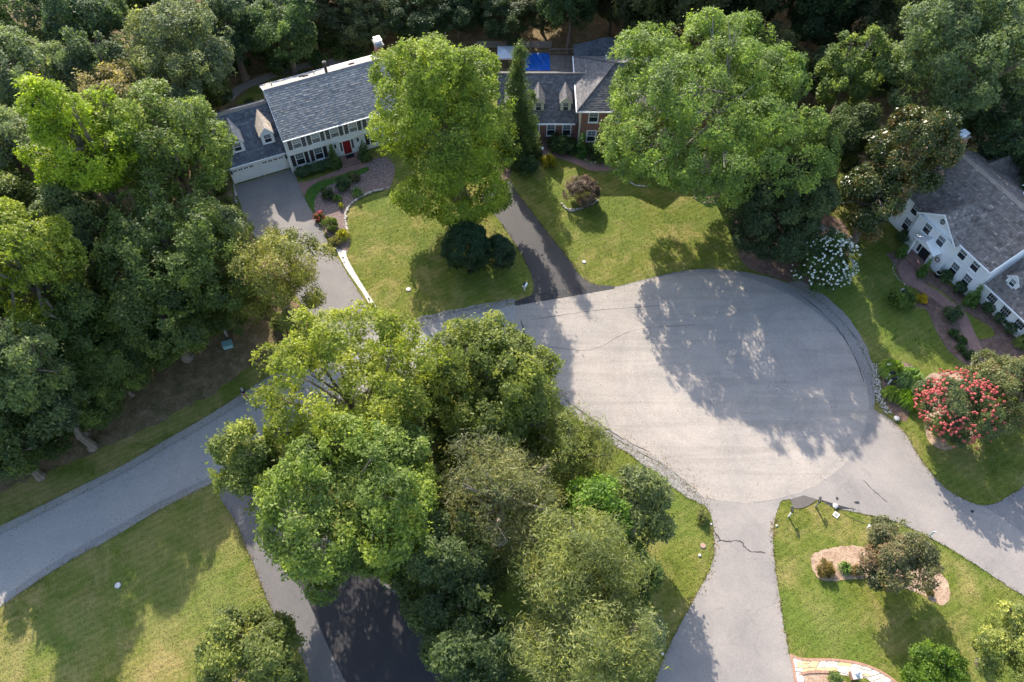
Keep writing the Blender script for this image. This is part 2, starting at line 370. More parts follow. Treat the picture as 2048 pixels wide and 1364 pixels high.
seal_o = (line([(1030, 607), (1120, 593), (1230, 576), (1290, 562), (1350, 549), (1410, 545), (1478, 552), (1535, 570), (1592, 597), (1640, 632), (1682, 672), (1712, 720), (1733, 770), (1738, 815)])
          + line([(1738, 815), (1726, 865), (1698, 918), (1652, 958), (1600, 984), (1545, 1000), (1500, 1005), (1455, 1004), (1408, 996)])[1:]
          + line([(1408, 996), (1370, 962), (1325, 926), (1275, 897), (1220, 862), (1166, 820), (1118, 778), (1085, 748), (1042, 725)])[1:] )
sheet('turning_circle_surface', seal_o, M['chipseal'], 0.038, wobble=0.04, seed=22)
lane_o = line([(-420, 1275), (-200, 1170), (0, 1070), (120, 1011), (250, 946), (330, 899), (420, 848), (500, 797), (560, 758), (640, 716), (740, 678), (840, 655), (930, 634), (1030, 610)]) + \
         line([(1042, 725), (960, 732), (850, 741), (755, 765), (685, 795), (595, 847), (505, 904), (412, 957), (325, 1000), (245, 1046), (105, 1127), (0, 1198), (-200, 1335), (-420, 1500)])
sheet('road_surface', lane_o, paving('road_chipseal', (0.30, 0.288, 0.275), 0.6, 0.25, crack=0.1), 0.037, wobble=0.04, seed=12)
sheet('gutter_strip', ribbon(line([(-200, 1158), (0, 1060), (120, 1000), (250, 935), (330, 888), (420, 836), (500, 784), (560, 746)]), 0.32), M['concrete'], 0.046)
sheet('gutter_strip_lower', ribbon(line([(440, 955), (330, 1010), (250, 1057), (190, 1092)]), 0.16), M['concrete'], 0.046)
# --- gravel shoulders
sheet('gravel_shoulder', line(bulb_in[::-1]) + line([(1424, 1026), (1405, 1010), (1370, 992), (1330, 962), (1275, 920), (1215, 880), (1155, 838), (1110, 800), (1060, 765), (1030, 758)]), M['gravel'], 0.020, wobble=0.12)
sheet('gravel_shoulder_north', line([(800, 668), (850, 648), (930, 628), (1035, 604)]) + line([(1028, 598), (930, 615), (850, 632), (790, 655)]), M['gravel'], 0.020, wobble=0.1)
sheet('asphalt_apron', line([(1598, 560), (1650, 592), (1700, 640), (1735, 700), (1752, 752)]) + line([(1745, 752), (1724, 700), (1694, 655), (1650, 612), (1605, 580), (1575, 566)]), M['asphalt_edge'], 0.022, wobble=0.06)
# --- driveways
sheet('white_house_driveway', line([(468, 372), (520, 356), (586, 336)], 2) + line([(598, 372), (614, 405), (634, 441), (660, 490), (690, 540), (722, 592), (757, 655), (775, 690)]) + line([(690, 712), (650, 668), (605, 610), (560, 545), (520, 490), (492, 440), (478, 400)]), M['drive_old'], 0.026, wobble=0.05, seed=20)
sheet('brick_house_driveway', line([(960, 395), (985, 372), (1020, 362)], 3) + line([(1036, 388), (1060, 418), (1085, 452), (1112, 486), (1140, 522), (1162, 552), (1190, 569), (1230, 573)]) + line([(1229, 577), (1120, 596), (1029, 611)], 2)
      + line([(1029, 602), (1052, 597), (1064, 588), (1067, 572), (1064, 555), (1050, 522), (1030, 488), (1002, 446), (975, 412)]), M['drive_black'], 0.026, wobble=0.05, seed=20)
sheet('driveway_patch', line(rb((-3500, -4500))[:0] + [(1029, 604), (1068, 590), (1120, 580), (1190, 571), (1229, 573)], 3) + line([(1229, 578), (1120, 597), (1030, 612)], 2), M['patch_black'], 0.042)
sheet('south_driveway', line([(1404, 996), (1455, 1004), (1510, 1005), (1566, 999)]) + line([(1560, 1006), (1551, 1034), (1545, 1075), (1550, 1130), (1557, 1180), (1566, 1240), (1578, 1305), (1590, 1364), (1605, 1450), (1625, 1600)])
      + line([(1290, 1600), (1298, 1450), (1310, 1364), (1335, 1300), (1362, 1245), (1393, 1188), (1420, 1140), (1428, 1105), (1428, 1070), (1424, 1035), (1416, 1010)]), M['drive'], 0.034, wobble=0.05, seed=14)
sheet('east_driveway', line([(1742, 770), (1746, 815), (1772, 833), (1806, 862), (1832, 905), (1862, 946), (1900, 984), (1940, 1004), (1962, 1010), (1985, 1008), (2012, 996), (2048, 972), (2150, 905), (2300, 800)]) + W2((150, 45), (150, 10))
      + line([(2500, 1480), (2300, 1330), (2150, 1250), (2048, 1193), (1985, 1152), (1920, 1110), (1850, 1070), (1790, 1043), (1735, 1030), (1690, 1020), (1664, 1013), (1634, 999), (1580, 998), (1540, 1003)]) + line([(1600, 985), (1690, 925), (1738, 815)], 4), M['drive'], 0.033, wobble=0.05, seed=13)
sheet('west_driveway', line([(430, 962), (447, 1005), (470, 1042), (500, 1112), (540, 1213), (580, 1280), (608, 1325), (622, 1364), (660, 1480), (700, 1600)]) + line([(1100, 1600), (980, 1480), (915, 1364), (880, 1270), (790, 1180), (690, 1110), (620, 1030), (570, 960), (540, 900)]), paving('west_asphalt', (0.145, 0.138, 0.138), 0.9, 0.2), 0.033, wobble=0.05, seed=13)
sheet('driveway_shade', line([(560, 1095), (590, 1150), (622, 1215), (655, 1290), (690, 1364), (740, 1480), (770, 1600)]) + line([(1080, 1600), (970, 1480), (905, 1364), (872, 1272), (785, 1184), (685, 1112), (640, 1075), (590, 1070)]), paving('shade_dark_asphalt', (0.045, 0.043, 0.047), 1.0, 0.25), 0.040)  # black sheet: deep tree shade painted onto the west driveway
sheet('fork_asphalt', line([(1962, 1011), (1985, 1009), (2012, 998), (2048, 975), (2150, 910)]) + line([(2200, 1190), (2110, 1120), (2048, 1068), (2000, 1033)]), M['drive_old'], 0.041)
sheet('mouth_patch', px([(1580, 999), (1607, 991), (1631, 998)]) + line([(1630, 1003), (1614, 1013), (1600, 1017), (1588, 1017)], 3), M['patch'], 0.043)
sheet('washout_patch', line([(1640, 999), (1665, 1007), (1690, 1014), (1712, 1019)], 3) + line([(1700, 1018), (1675, 1018), (1665, 1014), (1655, 1008)], 3), M['patch_black'], 0.044)
for q in ([(1671, 996), (1674, 1001), (1677, 998), (1674, 994)], [(1707, 1004), (1712, 1008), (1719, 1007), (1716, 1003)], [(1940, 1022), (1944, 1026), (1948, 1024), (1944, 1020)]):
    sheet('tar_stain', line(q + q[:1], 3)[:-1], M['patch_black'], 0.045)
def crack(pts, half=0.035, z=0.046, seed=1):
    rng = random.Random(seed); ln = line(pts, 7); ln = [p + Vector((rng.uniform(-.05, .05), rng.uniform(-.05, .05))) for p in ln]
    sheet('sealed_crack', ribbon(ln, lambda t: half * (0.5 + abs(math.sin(t * 9)))), M['sealant'], z)
crack(ri((85, 435), (115, 480), (130, 497), (180, 500), (240, 500), (270, 515)), 0.035, seed=3)
crack(ri((105, 500), (128, 490)), 0.05, seed=4)
crack(ri((258, 520), (285, 545), (320, 565), (400, 570)), 0.032, seed=5)
crack(ri((1150, 350), (1220, 450), (1300, 560), (1420, 640)), 0.022, seed=6)
crack(ri((1000, 120), (1080, 200), (1150, 260)), 0.022, seed=7)
crack([(1690, 1030), (1760, 1062), (1840, 1110)], 0.014, seed=8)
crack([(1042, 640), (1050, 670), (1056, 700), (1090, 695)], 0.04, seed=9)
crack([(1600, 590), (1640, 622), (1680, 664), (1708, 712), (1728, 765)], 0.03, seed=10)
crack([(1130, 800), (1190, 842), (1250, 880), (1300, 905)], 0.03, seed=12)
crack([(1060, 640), (1140, 628), (1230, 618), (1320, 612)], 0.016, seed=13)
crack([(1070, 690), (1180, 700), (1270, 660), (1390, 650)], 0.012, seed=14)
# --- walks and beds
sheet('white_house_walk', px(z2((935, 905), (1000, 898))) + line(z2((1000, 898), (1140, 865), (1290, 800), (1380, 760), (1570, 708), (1650, 690))) + line(z2((1640, 748), (1480, 790), (1350, 832), (1200, 872), (1110, 915), (1050, 970), (1018, 1030))), M['brick_path'], 0.022)
sheet('grass_crescent', line(z2((1018, 1052), (1060, 965), (1150, 900), (1300, 862), (1500, 790), (1630, 752), (1638, 790), (1560, 825), (1420, 880), (1260, 930), (1160, 1000), (1115, 1090), (1112, 1190), (1060, 1140))), ground_mix('lush_grass', [(0.035, 0.085, 0.015), (0.055, 0.125, 0.02), (0.08, 0.15, 0.03)], 2.0, 8.0), 0.034)
sheet('mulch_bed', line(z2((1030, 1060), (1060, 960), (1150, 895), (1300, 858), (1500, 788), (1650, 690), (1800, 660), (1900, 760), (1850, 950), (1800, 972), (1700, 1000), (1600, 1040), (1500, 1105), (1440, 1170), (1412, 1260), (1425, 1330)))
      + line(z7((550, 470), (580, 620), (585, 700), (550, 810), (465, 800), (400, 690), (330, 590), (270, 490), (240, 420))), M['pebble'], 0.018)
sheet('white_gravel_strip', line(z7((448, 770), (500, 880), (560, 985), (640, 1100), (720, 1215), (775, 1310), (815, 1345))) + line(z7((838, 1330), (790, 1250), (700, 1110), (600, 940), (555, 850), (545, 790))), M['white_gravel'], 0.028)
sheet('brick_house_walk', line(z4((300, 362), (460, 368), (600, 368), (690, 388), (780, 428), (900, 478), (1050, 476), (1200, 460))) + line(z4((1200, 540), (1050, 545), (900, 542), (800, 500), (620, 432), (460, 412), (300, 395))), M['brick_path'], 0.022)
sheet('foundation_bed', line([(1020, 292), (1080, 278), (1180, 285), (1300, 280)]) + line([(1330, 345), (1250, 335), (1190, 322), (1150, 308), (1110, 303), (1060, 310), (1030, 330), (1010, 370), (985, 360)]), M['mulch'], 0.014)
sheet('oak_tree_bed', line([(1387, 380), (1390, 395), (1402, 404), (1420, 408), (1445, 405), (1460, 395), (1465, 380), (1450, 366), (1420, 362), (1396, 368), (1387, 380)])[:-1], M['mulch'], 0.014)
sheet('evergreen_bed', line([(1465, 430), (1470, 480), (1490, 530), (1540, 552), (1600, 568), (1625, 565), (1680, 540), (1700, 490), (1680, 440), (1600, 420), (1500, 415)]), M['mulch'], 0.014)
path3 = line(r7((640, 50), (700, 120), (800, 178), (900, 232), (1010, 300), (1130, 392), (1220, 452), (1300, 535), (1372, 690), (1450, 860), (1560, 1100)), 6)
sheet('east_house_walk', ribbon(path3, 0.62), M['brick_path'], 0.030)
sheet('east_house_landing', px(z6((500, 735), (575, 705), (765, 815), (690, 900), (640, 960), (600, 1050), (520, 1110), (440, 1060), (390, 990), (370, 920), (390, 850))), M['brick_path'], 0.034)
sheet('east_house_bed', line(r7((420, -190), (520, -60), (560, 60), (660, 170), (760, 215), (860, 330), (760, 420), (880, 460), (940, 540), (985, 660), (1060, 800), (1180, 970), (1390, 1130), (1500, 1180))) + px(r7((2200, 1000), (1950, 760), (1540, 400), (1180, 180), (1000, 60), (800, -100), (620, -240))), M['mulch'], 0.016)
sheet('walk_lawn', line(r7((880, 150), (1000, 205), (1130, 290), (1260, 400), (1400, 520), (1530, 600), (1640, 660), (1700, 760), (1640, 800), (1480, 800), (1420, 640), (1340, 500), (1230, 420), (1100, 320), (960, 215))), M['lawn'], 0.024)
sheet('grass_clump_bed', line([(1756, 728), (1762, 760), (1770, 800), (1785, 825), (1805, 842), (1815, 838), (1820, 812), (1830, 790), (1842, 770), (1830, 735), (1790, 718)]), M['mulch'], 0.014)
sheet('flowering_tree_bed', line([(1848, 760), (1862, 747), (1880, 746), (1930, 745), (1975, 765), (1990, 810), (1970, 850), (1930, 885), (1895, 900), (1870, 893), (1852, 870), (1850, 820)]), M['mulch_pale'], 0.014)
sheet('island_bed', line(ri((680, 610), (700, 575), (770, 548), (880, 530), (970, 528), (1100, 560), (1300, 640), (1420, 665), (1480, 700), (1525, 760), (1535, 840), (1500, 890), (1450, 880), (1350, 820), (1200, 770), (1050, 735), (950, 730), (820, 745), (740, 735), (690, 680))), M['mulch_pale'], 0.016, wobble=0.05)
sheet('back_path', ribbon(line([(455, 200), (480, 178), (520, 160), (570, 142), (630, 128), (700, 122), (760, 128)]), 0.65), M['concrete'], 0.030)
sheet('flagstone_walk_base', line(rb((130, 470), (280, 527), (500, 535), (700, 532), (1000, 568), (1250, 640), (1450, 745), (1600, 860), (1750, 1000))) + line(rb((1400, 1000), (1250, 850), (1100, 760), (900, 760), (690, 720), (420, 715), (280, 740), (240, 860), (240, 1000))) + px(rb((225, 1000), (180, 720))), M['white_gravel'], 0.020)
sheet('flower_bed', line(rb((290, 750), (420, 725), (690, 728), (820, 760), (900, 870), (900, 1050), (255, 1050), (255, 860))), M['mulch_pale'], 0.018)

def in_poly(pts, poly):
    x, y = pts[:, 0], pts[:, 1]; inside = np.zeros(len(pts), bool); n = len(poly)
    for i in range(n):
        x0, y0 = poly[i]; x1, y1 = poly[i - 1]
        c = (y0 > y) != (y1 > y)
        if not c.any(): continue
        inside ^= c & (x < (x1 - x0) * (y - y0) / (y1 - y0 + 1e-12) + x0)
    return inside
def dist_line(pts, poly):
    d = np.full(len(pts), 1e9); n = len(poly)
    for i in range(n):
        a = np.array(poly[i - 1]); b = np.array(poly[i]); ab = b - a; L_ = ab @ ab
        if L_ < 1e-9: continue
        t = np.clip(((pts - a) @ ab) / L_, 0, 1)
        d = np.minimum(d, np.linalg.norm(pts - a - t[:, None] * ab, axis=1))
    return d

# ================================================================== BUILDINGS
def shingles(poly, name, mat, parent, course=0.2, tab=0.34, lift=0.05, seed=0, jitter=1.0):
    """overlapping tabs laid on one planar slope; poly starts with the two eave points, all 3D, local"""
    rng = np.random.default_rng(seed)
    P_ = [Vector(p) for p in poly]; o = P_[0]; ux = (P_[1] - o).normalized()
    nrm = Vector((0, 0, 0))
    for i in range(len(P_)): nrm += (P_[i] - o).cross(P_[(i + 1) % len(P_)] - o)
    nrm.normalize()
    if nrm.z < 0: nrm = -nrm
    uy = nrm.cross(ux); uy = uy if uy.z > 0 else -uy
    q = [((p - o).dot(ux), (p - o).dot(uy)) for p in P_]
    top = max(b for a, b in q)
    def span(yv):
        xs = []
        for (a0, b0), (a1, b1) in zip(q, q[1:] + q[:1]):
            if (b0 <= yv) != (b1 <= yv): xs.append(a0 + (a1 - a0) * (yv - b0) / (b1 - b0))
        return (min(xs), max(xs)) if len(xs) >= 2 else None
    V, F, T = [], [], []
    ky = int(math.ceil(top / course))
    for j in range(ky):
        y0 = j * course; y1 = min(top, y0 + course * 1.15)
        s0 = span(y0 + 1e-3); s1 = span(min(y1, top - 1e-3))
        if not s0 or not s1: continue
        lo, hi = min(s0[0], s1[0]), max(s0[1], s1[1])
        x = lo + (rng.random() - 1) * tab; row = rng.normal(0, 0.07)
        while x < hi:
            wd = tab * (1 + 0.25 * rng.normal()) ; wd = max(0.15, wd)
            a0, a1 = np.clip((x + 0.006, x + wd - 0.006), *s0); b0, b1 = np.clip((x + 0.006, x + wd - 0.006), *s1)
            x += wd
            if a1 - a0 < 0.02 and b1 - b0 < 0.02: continue
            h = lift * (0.8 + 0.4 * rng.random() * jitter); dy = rng.normal(0, 0.008) * jitter
            pts = [o + ux * a0 + uy * (y0 + dy) + nrm * h, o + ux * a1 + uy * (y0 + dy) + nrm * h, o + ux * b1 + uy * y1 + nrm * 0.012, o + ux * b0 + uy * y1 + nrm * 0.012,
                   o + ux * a0 + uy * (y0 + dy), o + ux * a1 + uy * (y0 + dy)]
            i = len(V); V += [tuple(p) for p in pts]; F += [(i, i + 1, i + 2, i + 3), (i + 4, i + 5, i + 1, i)]
            t = float(np.clip(0.5 + row + rng.normal(0, 0.2), 0, 1)); T += [t, t]
    me = bpy.data.meshes.new(name); me.from_pydata(V, [], F); me.update()
    a = me.attributes.new('tint', 'FLOAT', 'FACE'); a.data.foreach_set('value', np.array(T, dtype=np.float32))
    o_ = link(name, me, mat, parent); o_['kind'] = 'stuff'; return o_

def roof(parent, planes, mat, name='roof', thick=0.12, **kw):
    mb = MB()
    for pl in planes:
        P_ = [Vector(p) for p in pl]
        nrm = Vector((0, 0, 0))
        for i in range(len(P_)): nrm += (P_[i] - P_[0]).cross(P_[(i + 1) % len(P_)] - P_[0])
        nrm.normalize(); nrm = nrm if nrm.z > 0 else -nrm
        mb.prism([p - nrm * 0.004 for p in P_], -nrm * thick)
    r = mb.build(name, M['deck_roof'], parent)
    for k, pl in enumerate(planes): shingles(pl, 'shingles', mat, r, seed=hash((name, k, len(planes))) % 1000, **kw)
    return r

def bar_rect(mb, x0, x1, y0, y1, z0, z1, t):
    mb.box(x0, x0 + t, y0, y1, z0, z1); mb.box(x1 - t, x1, y0, y1, z0, z1)
    mb.box(x0 + t, x1 - t, y0, y1, z0, z0 + t); mb.box(x0 + t, x1 - t, y0, y1, z1 - t, z1)
def window(parent, x, z, wd, ht, y, frame=0.09, cols=2, rows=2, trim='trim', face=-1, axis='y', sill=True, single=False, panes=None):
    """sash window on a wall facing -y at y; frame stands proud, glass sits back"""
    x0, x1, z0, z1 = x - wd / 2, x + wd / 2, z - ht / 2, z + ht / 2
    mb = MB(); bar_rect(mb, x0 - frame, x1 + frame, y - 0.07, y, z0 - frame, z1 + frame, frame)
    if not single: mb.box(x0, x1, y - 0.05, y - 0.006, z - 0.025, z + 0.025)
    fr = mb.build('window', M[trim], parent)
    zm = z if not single else z0
    MB().box(x0, x1, y - 0.018, y - 0.004, z + 0.025 if not single else z0, z1).build('pane', M['glass_up'] if not single else M['glass'], fr)
    if not single: MB().box(x0, x1, y - 0.022, y - 0.004, z0, z - 0.025).build('pane', M['glass'], fr)
    mu = MB()
    for c in range(1, cols):
        xx = x0 + wd * c / cols; mu.box(xx - 0.008, xx + 0.008, y - 0.034, y - 0.019, z0 if single else z, z1)
    tot = rows if single else rows * 2
    for r in range(1, tot):
        zz = z0 + ht * r / tot
        if not single and zz < z + 0.03: continue
        mu.box(x0, x1, y - 0.032, y - 0.0185, zz - 0.008, zz + 0.008)
    if mu.v: mu.build('muntins', M[trim], fr)
    if sill: MB().box(x0 - frame - 0.05, x1 + frame + 0.05, y - 0.14, y - 0.002, z0 - frame - 0.06, z0 - frame - 0.002).build('sill', M[trim], fr)
    return fr
def shutters(parent, x, z, wd, ht, y, sw=0.42):
    for sx in (-1, 1):
        c = x + sx * (wd / 2 + 0.13 + sw / 2); mb = MB()
        bar_rect(mb, c - sw / 2, c + sw / 2, y - 0.055, y - 0.003, z - ht / 2 - 0.04, z + ht / 2 + 0.04, 0.05)
        n = int(ht / 0.11)
        for k in range(n):
            zz = z - ht / 2 + ht * (k + 0.5) / n
            mb.hexa([(c - sw / 2 + 0.05, y - 0.045, zz - 0.04), (c + sw / 2 - 0.05, y - 0.045, zz - 0.04), (c + sw / 2 - 0.05, y - 0.03, zz - 0.045), (c - sw / 2 + 0.05, y - 0.03, zz - 0.045),
                     (c - sw / 2 + 0.05, y - 0.02, zz + 0.045), (c + sw / 2 - 0.05, y - 0.02, zz + 0.045), (c + sw / 2 - 0.05, y - 0.01, zz + 0.04), (c - sw / 2 + 0.05, y - 0.01, zz + 0.04)])
        mb.build('shutter', M['black'], parent)
def siding(parent, x0, x1, y, z0, z1, d=-1, axis='x', mat='white', top=None):
    """lapped boards on a wall plane; axis x: plane y=const facing d*y; axis y: plane x=y facing d*x, span x0..x1 in y.  top(s) optional upper bound"""
    mb = MB(); st = 0.18; n = int(math.ceil((z1 - z0) / st))
    for k in range(n):
        a = z0 + k * st; b = min(z1, a + st)
        s0, s1 = x0, x1
        if top:
            r_ = top(b)
            if r_ is None: continue
            s0, s1 = r_
        for pts in ([(s0, y + d * 0.032, a), (s1, y + d * 0.032, a), (s1, y + d * 0.008, b), (s0, y + d * 0.008, b)], [(s0, y + d * 0.004, a), (s1, y + d * 0.004, a), (s1, y + d * 0.032, a), (s0, y + d * 0.032, a)]):
            if axis == 'y': pts = [(q[1], q[0], q[2]) for q in pts]
            mb.face(pts)
    o = mb.build('siding', M[mat], parent); o['kind'] = 'stuff'; return o
def gable_body(mb, x0, x1, y0, y1, z0, ze, zr, along='x'):
    """solid house body with gable ends"""
    if along == 'x':
        ym = (y0 + y1) / 2; mb.prism([(x0, y0, z0), (x0, y0, ze), (x0, ym, zr), (x0, y1, ze), (x0, y1, z0)], (x1 - x0, 0, 0))
    else:
        xm = (x0 + x1) / 2; mb.prism([(x0, y0, z0), (x0, y0, ze), (xm, y0, zr), (x1, y0, ze), (x1, y0, z0)], (0, y1 - y0, 0))
    return mb
def dormer(parent, x, yf, zs, zw, ze, za, wd, depth_e, depth_r, mat, shing, trim, win):
    """gabled dormer: front at yf, cheeks down to zs, eave ze, apex za"""
    h = wd / 2; mb = MB()
    mb.prism([(x - h, yf, zs), (x - h, yf, ze), (x, yf, za - 0.06), (x + h, yf, ze), (x + h, yf, zs)], (0, depth_e, 0))
    d = mb.build('dormer', M[mat], parent)
    mb = MB(); o = 0.16; k = (za - ze) / h
    for sx in (-1, 1):
        P_ = [(x + sx * (h + o), yf - 0.16, ze - o * k + 0.03), (x, yf - 0.16, za + 0.03), (x, yf + depth_r, za + 0.03), (x + sx * (h + o), yf + depth_e, ze - o * k + 0.03)]
        mb.prism(P_, (0, 0, -0.07))
        e = [P_[0], P_[3], P_[2], P_[1]] if sx < 0 else [P_[0], P_[3], P_[2], P_[1]]
        shingles(e, 'dormer_shingles', M[shing], d, course=0.16, tab=0.2, lift=0.03, seed=int(x * 10) + sx + 99)
    mb.build('dormer_roof', M['deck_roof'], d)
    tb = MB()
    tb.box(x - h - 0.02, x - h + 0.12, yf - 0.03, yf - 0.002, zs, ze); tb.box(x + h - 0.12, x + h + 0.02, yf - 0.03, yf - 0.002, zs, ze)
    for sx in (-1, 1):
        tb.hexa([(x + sx * (h + o), yf - 0.19, ze - o * k - 0.09), (x, yf - 0.19, za - 0.08), (x, yf - 0.161, za - 0.08), (x + sx * (h + o), yf - 0.161, ze - o * k - 0.09),
                 (x + sx * (h + o), yf - 0.19, ze - o * k + 0.05), (x, yf - 0.19, za + 0.06), (x, yf - 0.161, za + 0.06), (x + sx * (h + o), yf - 0.161, ze - o * k + 0.05)])
    tb.build('dormer_trim', M[trim], d)
    ww, wh, wz = win
    f = window(d, x, wz, ww, wh, yf - 0.005, 0.08, 2, 2, trim)
    return d
def wall_lamp(parent, x, z, y):
    mb = MB(); mb.box(x - 0.06, x + 0.06, y - 0.05, y - 0.003, z - 0.12, z + 0.12)
    mb.lathe([(0.0, 0.30), (0.12, 0.18), (0.10, -0.16), (0.05, -0.24), (0.0, -0.26)], 8, (x, y - 0.16, z)); return mb.build('wall_lantern', M['black'], parent)

# ------------------------------------------------------------------ white colonial with garage wing (upper left)
h1 = thing('white_house', 'white two-storey house with black shutters, red front door and attached double garage', 'house', (-25.13, 67.09, 0), math.radians(24.1))
W1 = 13.4
gable_body(MB(), 0, W1, 0, 9.3, 0, 4.95, 7.78).build('wall', M['white'], h1)
siding(h1, 0, W1, 0, 0.25, 2.48, -1); siding(h1, 0, 9.3, 0, 0.2, 7.6, -1, 'y', top=lambda z: (0, 9.3) if z < 4.95 else ((z - 4.95) / 2.83 * 4.65, 9.3 - (z - 4.95) / 2.83 * 4.65))
MB().box(-0.02, W1 + 0.02, -0.14, -0.005, 2.74, 4.93).build('upper_wall', M['white'], h1)
siding(h1, 0, W1, -0.14, 2.8, 4.9, -1)
MB().box(-0.06, W1 + 0.06, -0.22, -0.004, 2.48, 2.735).build('band_board', M['trim'], h1)
for x in (0, W1): MB().box(x - 0.1, x + 0.1, -0.17, -0.006, 0, 4.9).build('corner_board', M['trim'], h1)
def slope_z(y, y0, z0, y1, z1): return z0 + (y - y0) / (y1 - y0) * (z1 - z0)
roof(h1, [[(-0.12, -0.42, 4.93), (W1 + 0.15, -0.42, 4.93), (W1 + 0.15, 4.65, 8.0), (-0.12, 4.65, 8.0)],
          [(W1 + 0.15, 9.72, 4.93), (-0.12, 9.72, 4.93), (-0.12, 4.65, 8.0), (W1 + 0.15, 4.65, 8.0)]], M['shingle_grey'], course=0.26, tab=0.3, lift=0.06)
MB().prism([(-0.12, 4.35, 7.88), (-0.12, 4.65, 8.09), (-0.12, 4.95, 7.88), (-0.12, 4.65, 7.98)], (W1 + 0.27, 0, 0)).build('ridge_cap', M['shingle_grey'], h1)
MB().box(-0.12, W1 + 0.15, -0.56, -0.43, 4.82, 4.95).build('gutter', M['trim'], h1)
MB().box(-0.12, W1 + 0.15, 9.73, 9.86, 4.82, 4.95).build('gutter', M['trim'], h1)
for x in (-0.17, W1 + 0.155):
    for ys, yr in ((-0.42, 4.65), (9.72, 4.65)):
        rk = MB(); rk.hexa([(x, ys, 4.72), (x + .045, ys, 4.72), (x + .045, yr, 7.79), (x, yr, 7.79), (x, ys, 4.97), (x + .045, ys, 4.97), (x + .045, yr, 8.05), (x, yr, 8.05)]); rk.build('rake_board', M['trim'], h1)
for k in range(6):
    x = 1.3 + 2.16 * k
    window(h1, x, 3.87, 0.86, 1.2, -0.145, 0.08, 3, 2); shutters(h1, x, 3.87, 0.86, 1.2, -0.145)
for x in (1.2, 3.37, 9.93, 12.1):
    window(h1, x, 1.58, 0.88, 1.62, -0.035, 0.09, 3, 2); shutters(h1, x, 1.58, 0.88, 1.62, -0.035)
# entrance
ent = MB(); ent.box(5.75, 5.9, -0.12, -0.003, 0.3, 2.46); ent.box(7.5, 7.65, -0.12, -0.003, 0.3, 2.46); ent.box(6.15, 6.25, -0.1, -0.003, 0.3, 2.3); ent.box(7.15, 7.25, -0.1, -0.003, 0.3, 2.3); ent.box(5.9, 7.5, -0.12, -0.003, 2.3, 2.46)
ent.box(5.68, 7.72, -0.26, -0.121, 2.36, 2.475)
ent.box(5.9, 6.15, -0.06, -0.003, 0.3, 0.85); ent.box(7.25, 7.5, -0.06, -0.003, 0.3, 0.85)
ent.build('door_surround', M['trim'], h1)
dr = MB(); dr.box(6.25, 7.15, -0.06, -0.003, 0.32, 2.3)
for i in range(2):
    for (za, zb) in ((0.45, 0.95), (1.05, 1.6), (1.7, 2.2)):
        xa = 6.32 + i * 0.42; bar_rect(dr, xa, xa + 0.34, -0.075, -0.061, za, zb, 0.035)
d_ = dr.build('door', M['red_door'], h1)
MB().lathe([(0.0, 0.05), (0.035, 0.03), (0.035, -0.03), (0, -0.05)], 8, (7.07, -0.1, 1.25)).build('handle', M['metal'], d_)
for xa in (5.9, 7.25): MB().box(xa, xa + 0.25, -0.03, -0.003, 0.85, 2.3).build('sidelight', M['glass'], h1)
wall_lamp(h1, 5.35, 1.95, -0.03); wall_lamp(h1, 8.05, 1.95, -0.03)
# garage wing
gable_body(MB(), -6.6, -0.003, 0.8, 9.95, 0, 2.66, 5.95).build('garage_wall', M['white'], h1)
siding(h1, -6.6, -0.1, 0.8, 2.3, 2.66, -1)
roof(h1, [[(-6.75, 0.42, 2.62), (-0.03, 0.42, 2.62), (-0.03, 5.37, 6.1), (-6.75, 5.37, 6.1)],
          [(-0.03, 10.3, 2.62), (-6.75, 10.3, 2.62), (-6.75, 5.37, 6.1), (-0.03, 5.37, 6.1)]], M['shingle_slate'], 'garage_roof', course=0.26, tab=0.3, lift=0.05)
MB().prism([(-6.75, 5.1, 5.95), (-6.75, 5.37, 6.2), (-6.75, 5.64, 5.95), (-6.75, 5.37, 6.08)], (6.72, 0, 0)).build('garage_ridge_cap', M['shake_pale'], h1)
MB().box(-6.75, -0.2, 0.28, 0.41, 2.52, 2.65).build('gutter', M['trim'], h1)
for ys, yr in ((0.42, 5.37), (10.3, 5.37)):
    rk = MB(); rk.hexa([(-6.8, ys, 2.42), (-6.755, ys, 2.42), (-6.755, yr, 5.9), (-6.8, yr, 5.9), (-6.8, ys, 2.66), (-6.755, ys, 2.66), (-6.755, yr, 6.15), (-6.8, yr, 6.15)]); rk.build('rake_board', M['trim'], h1)
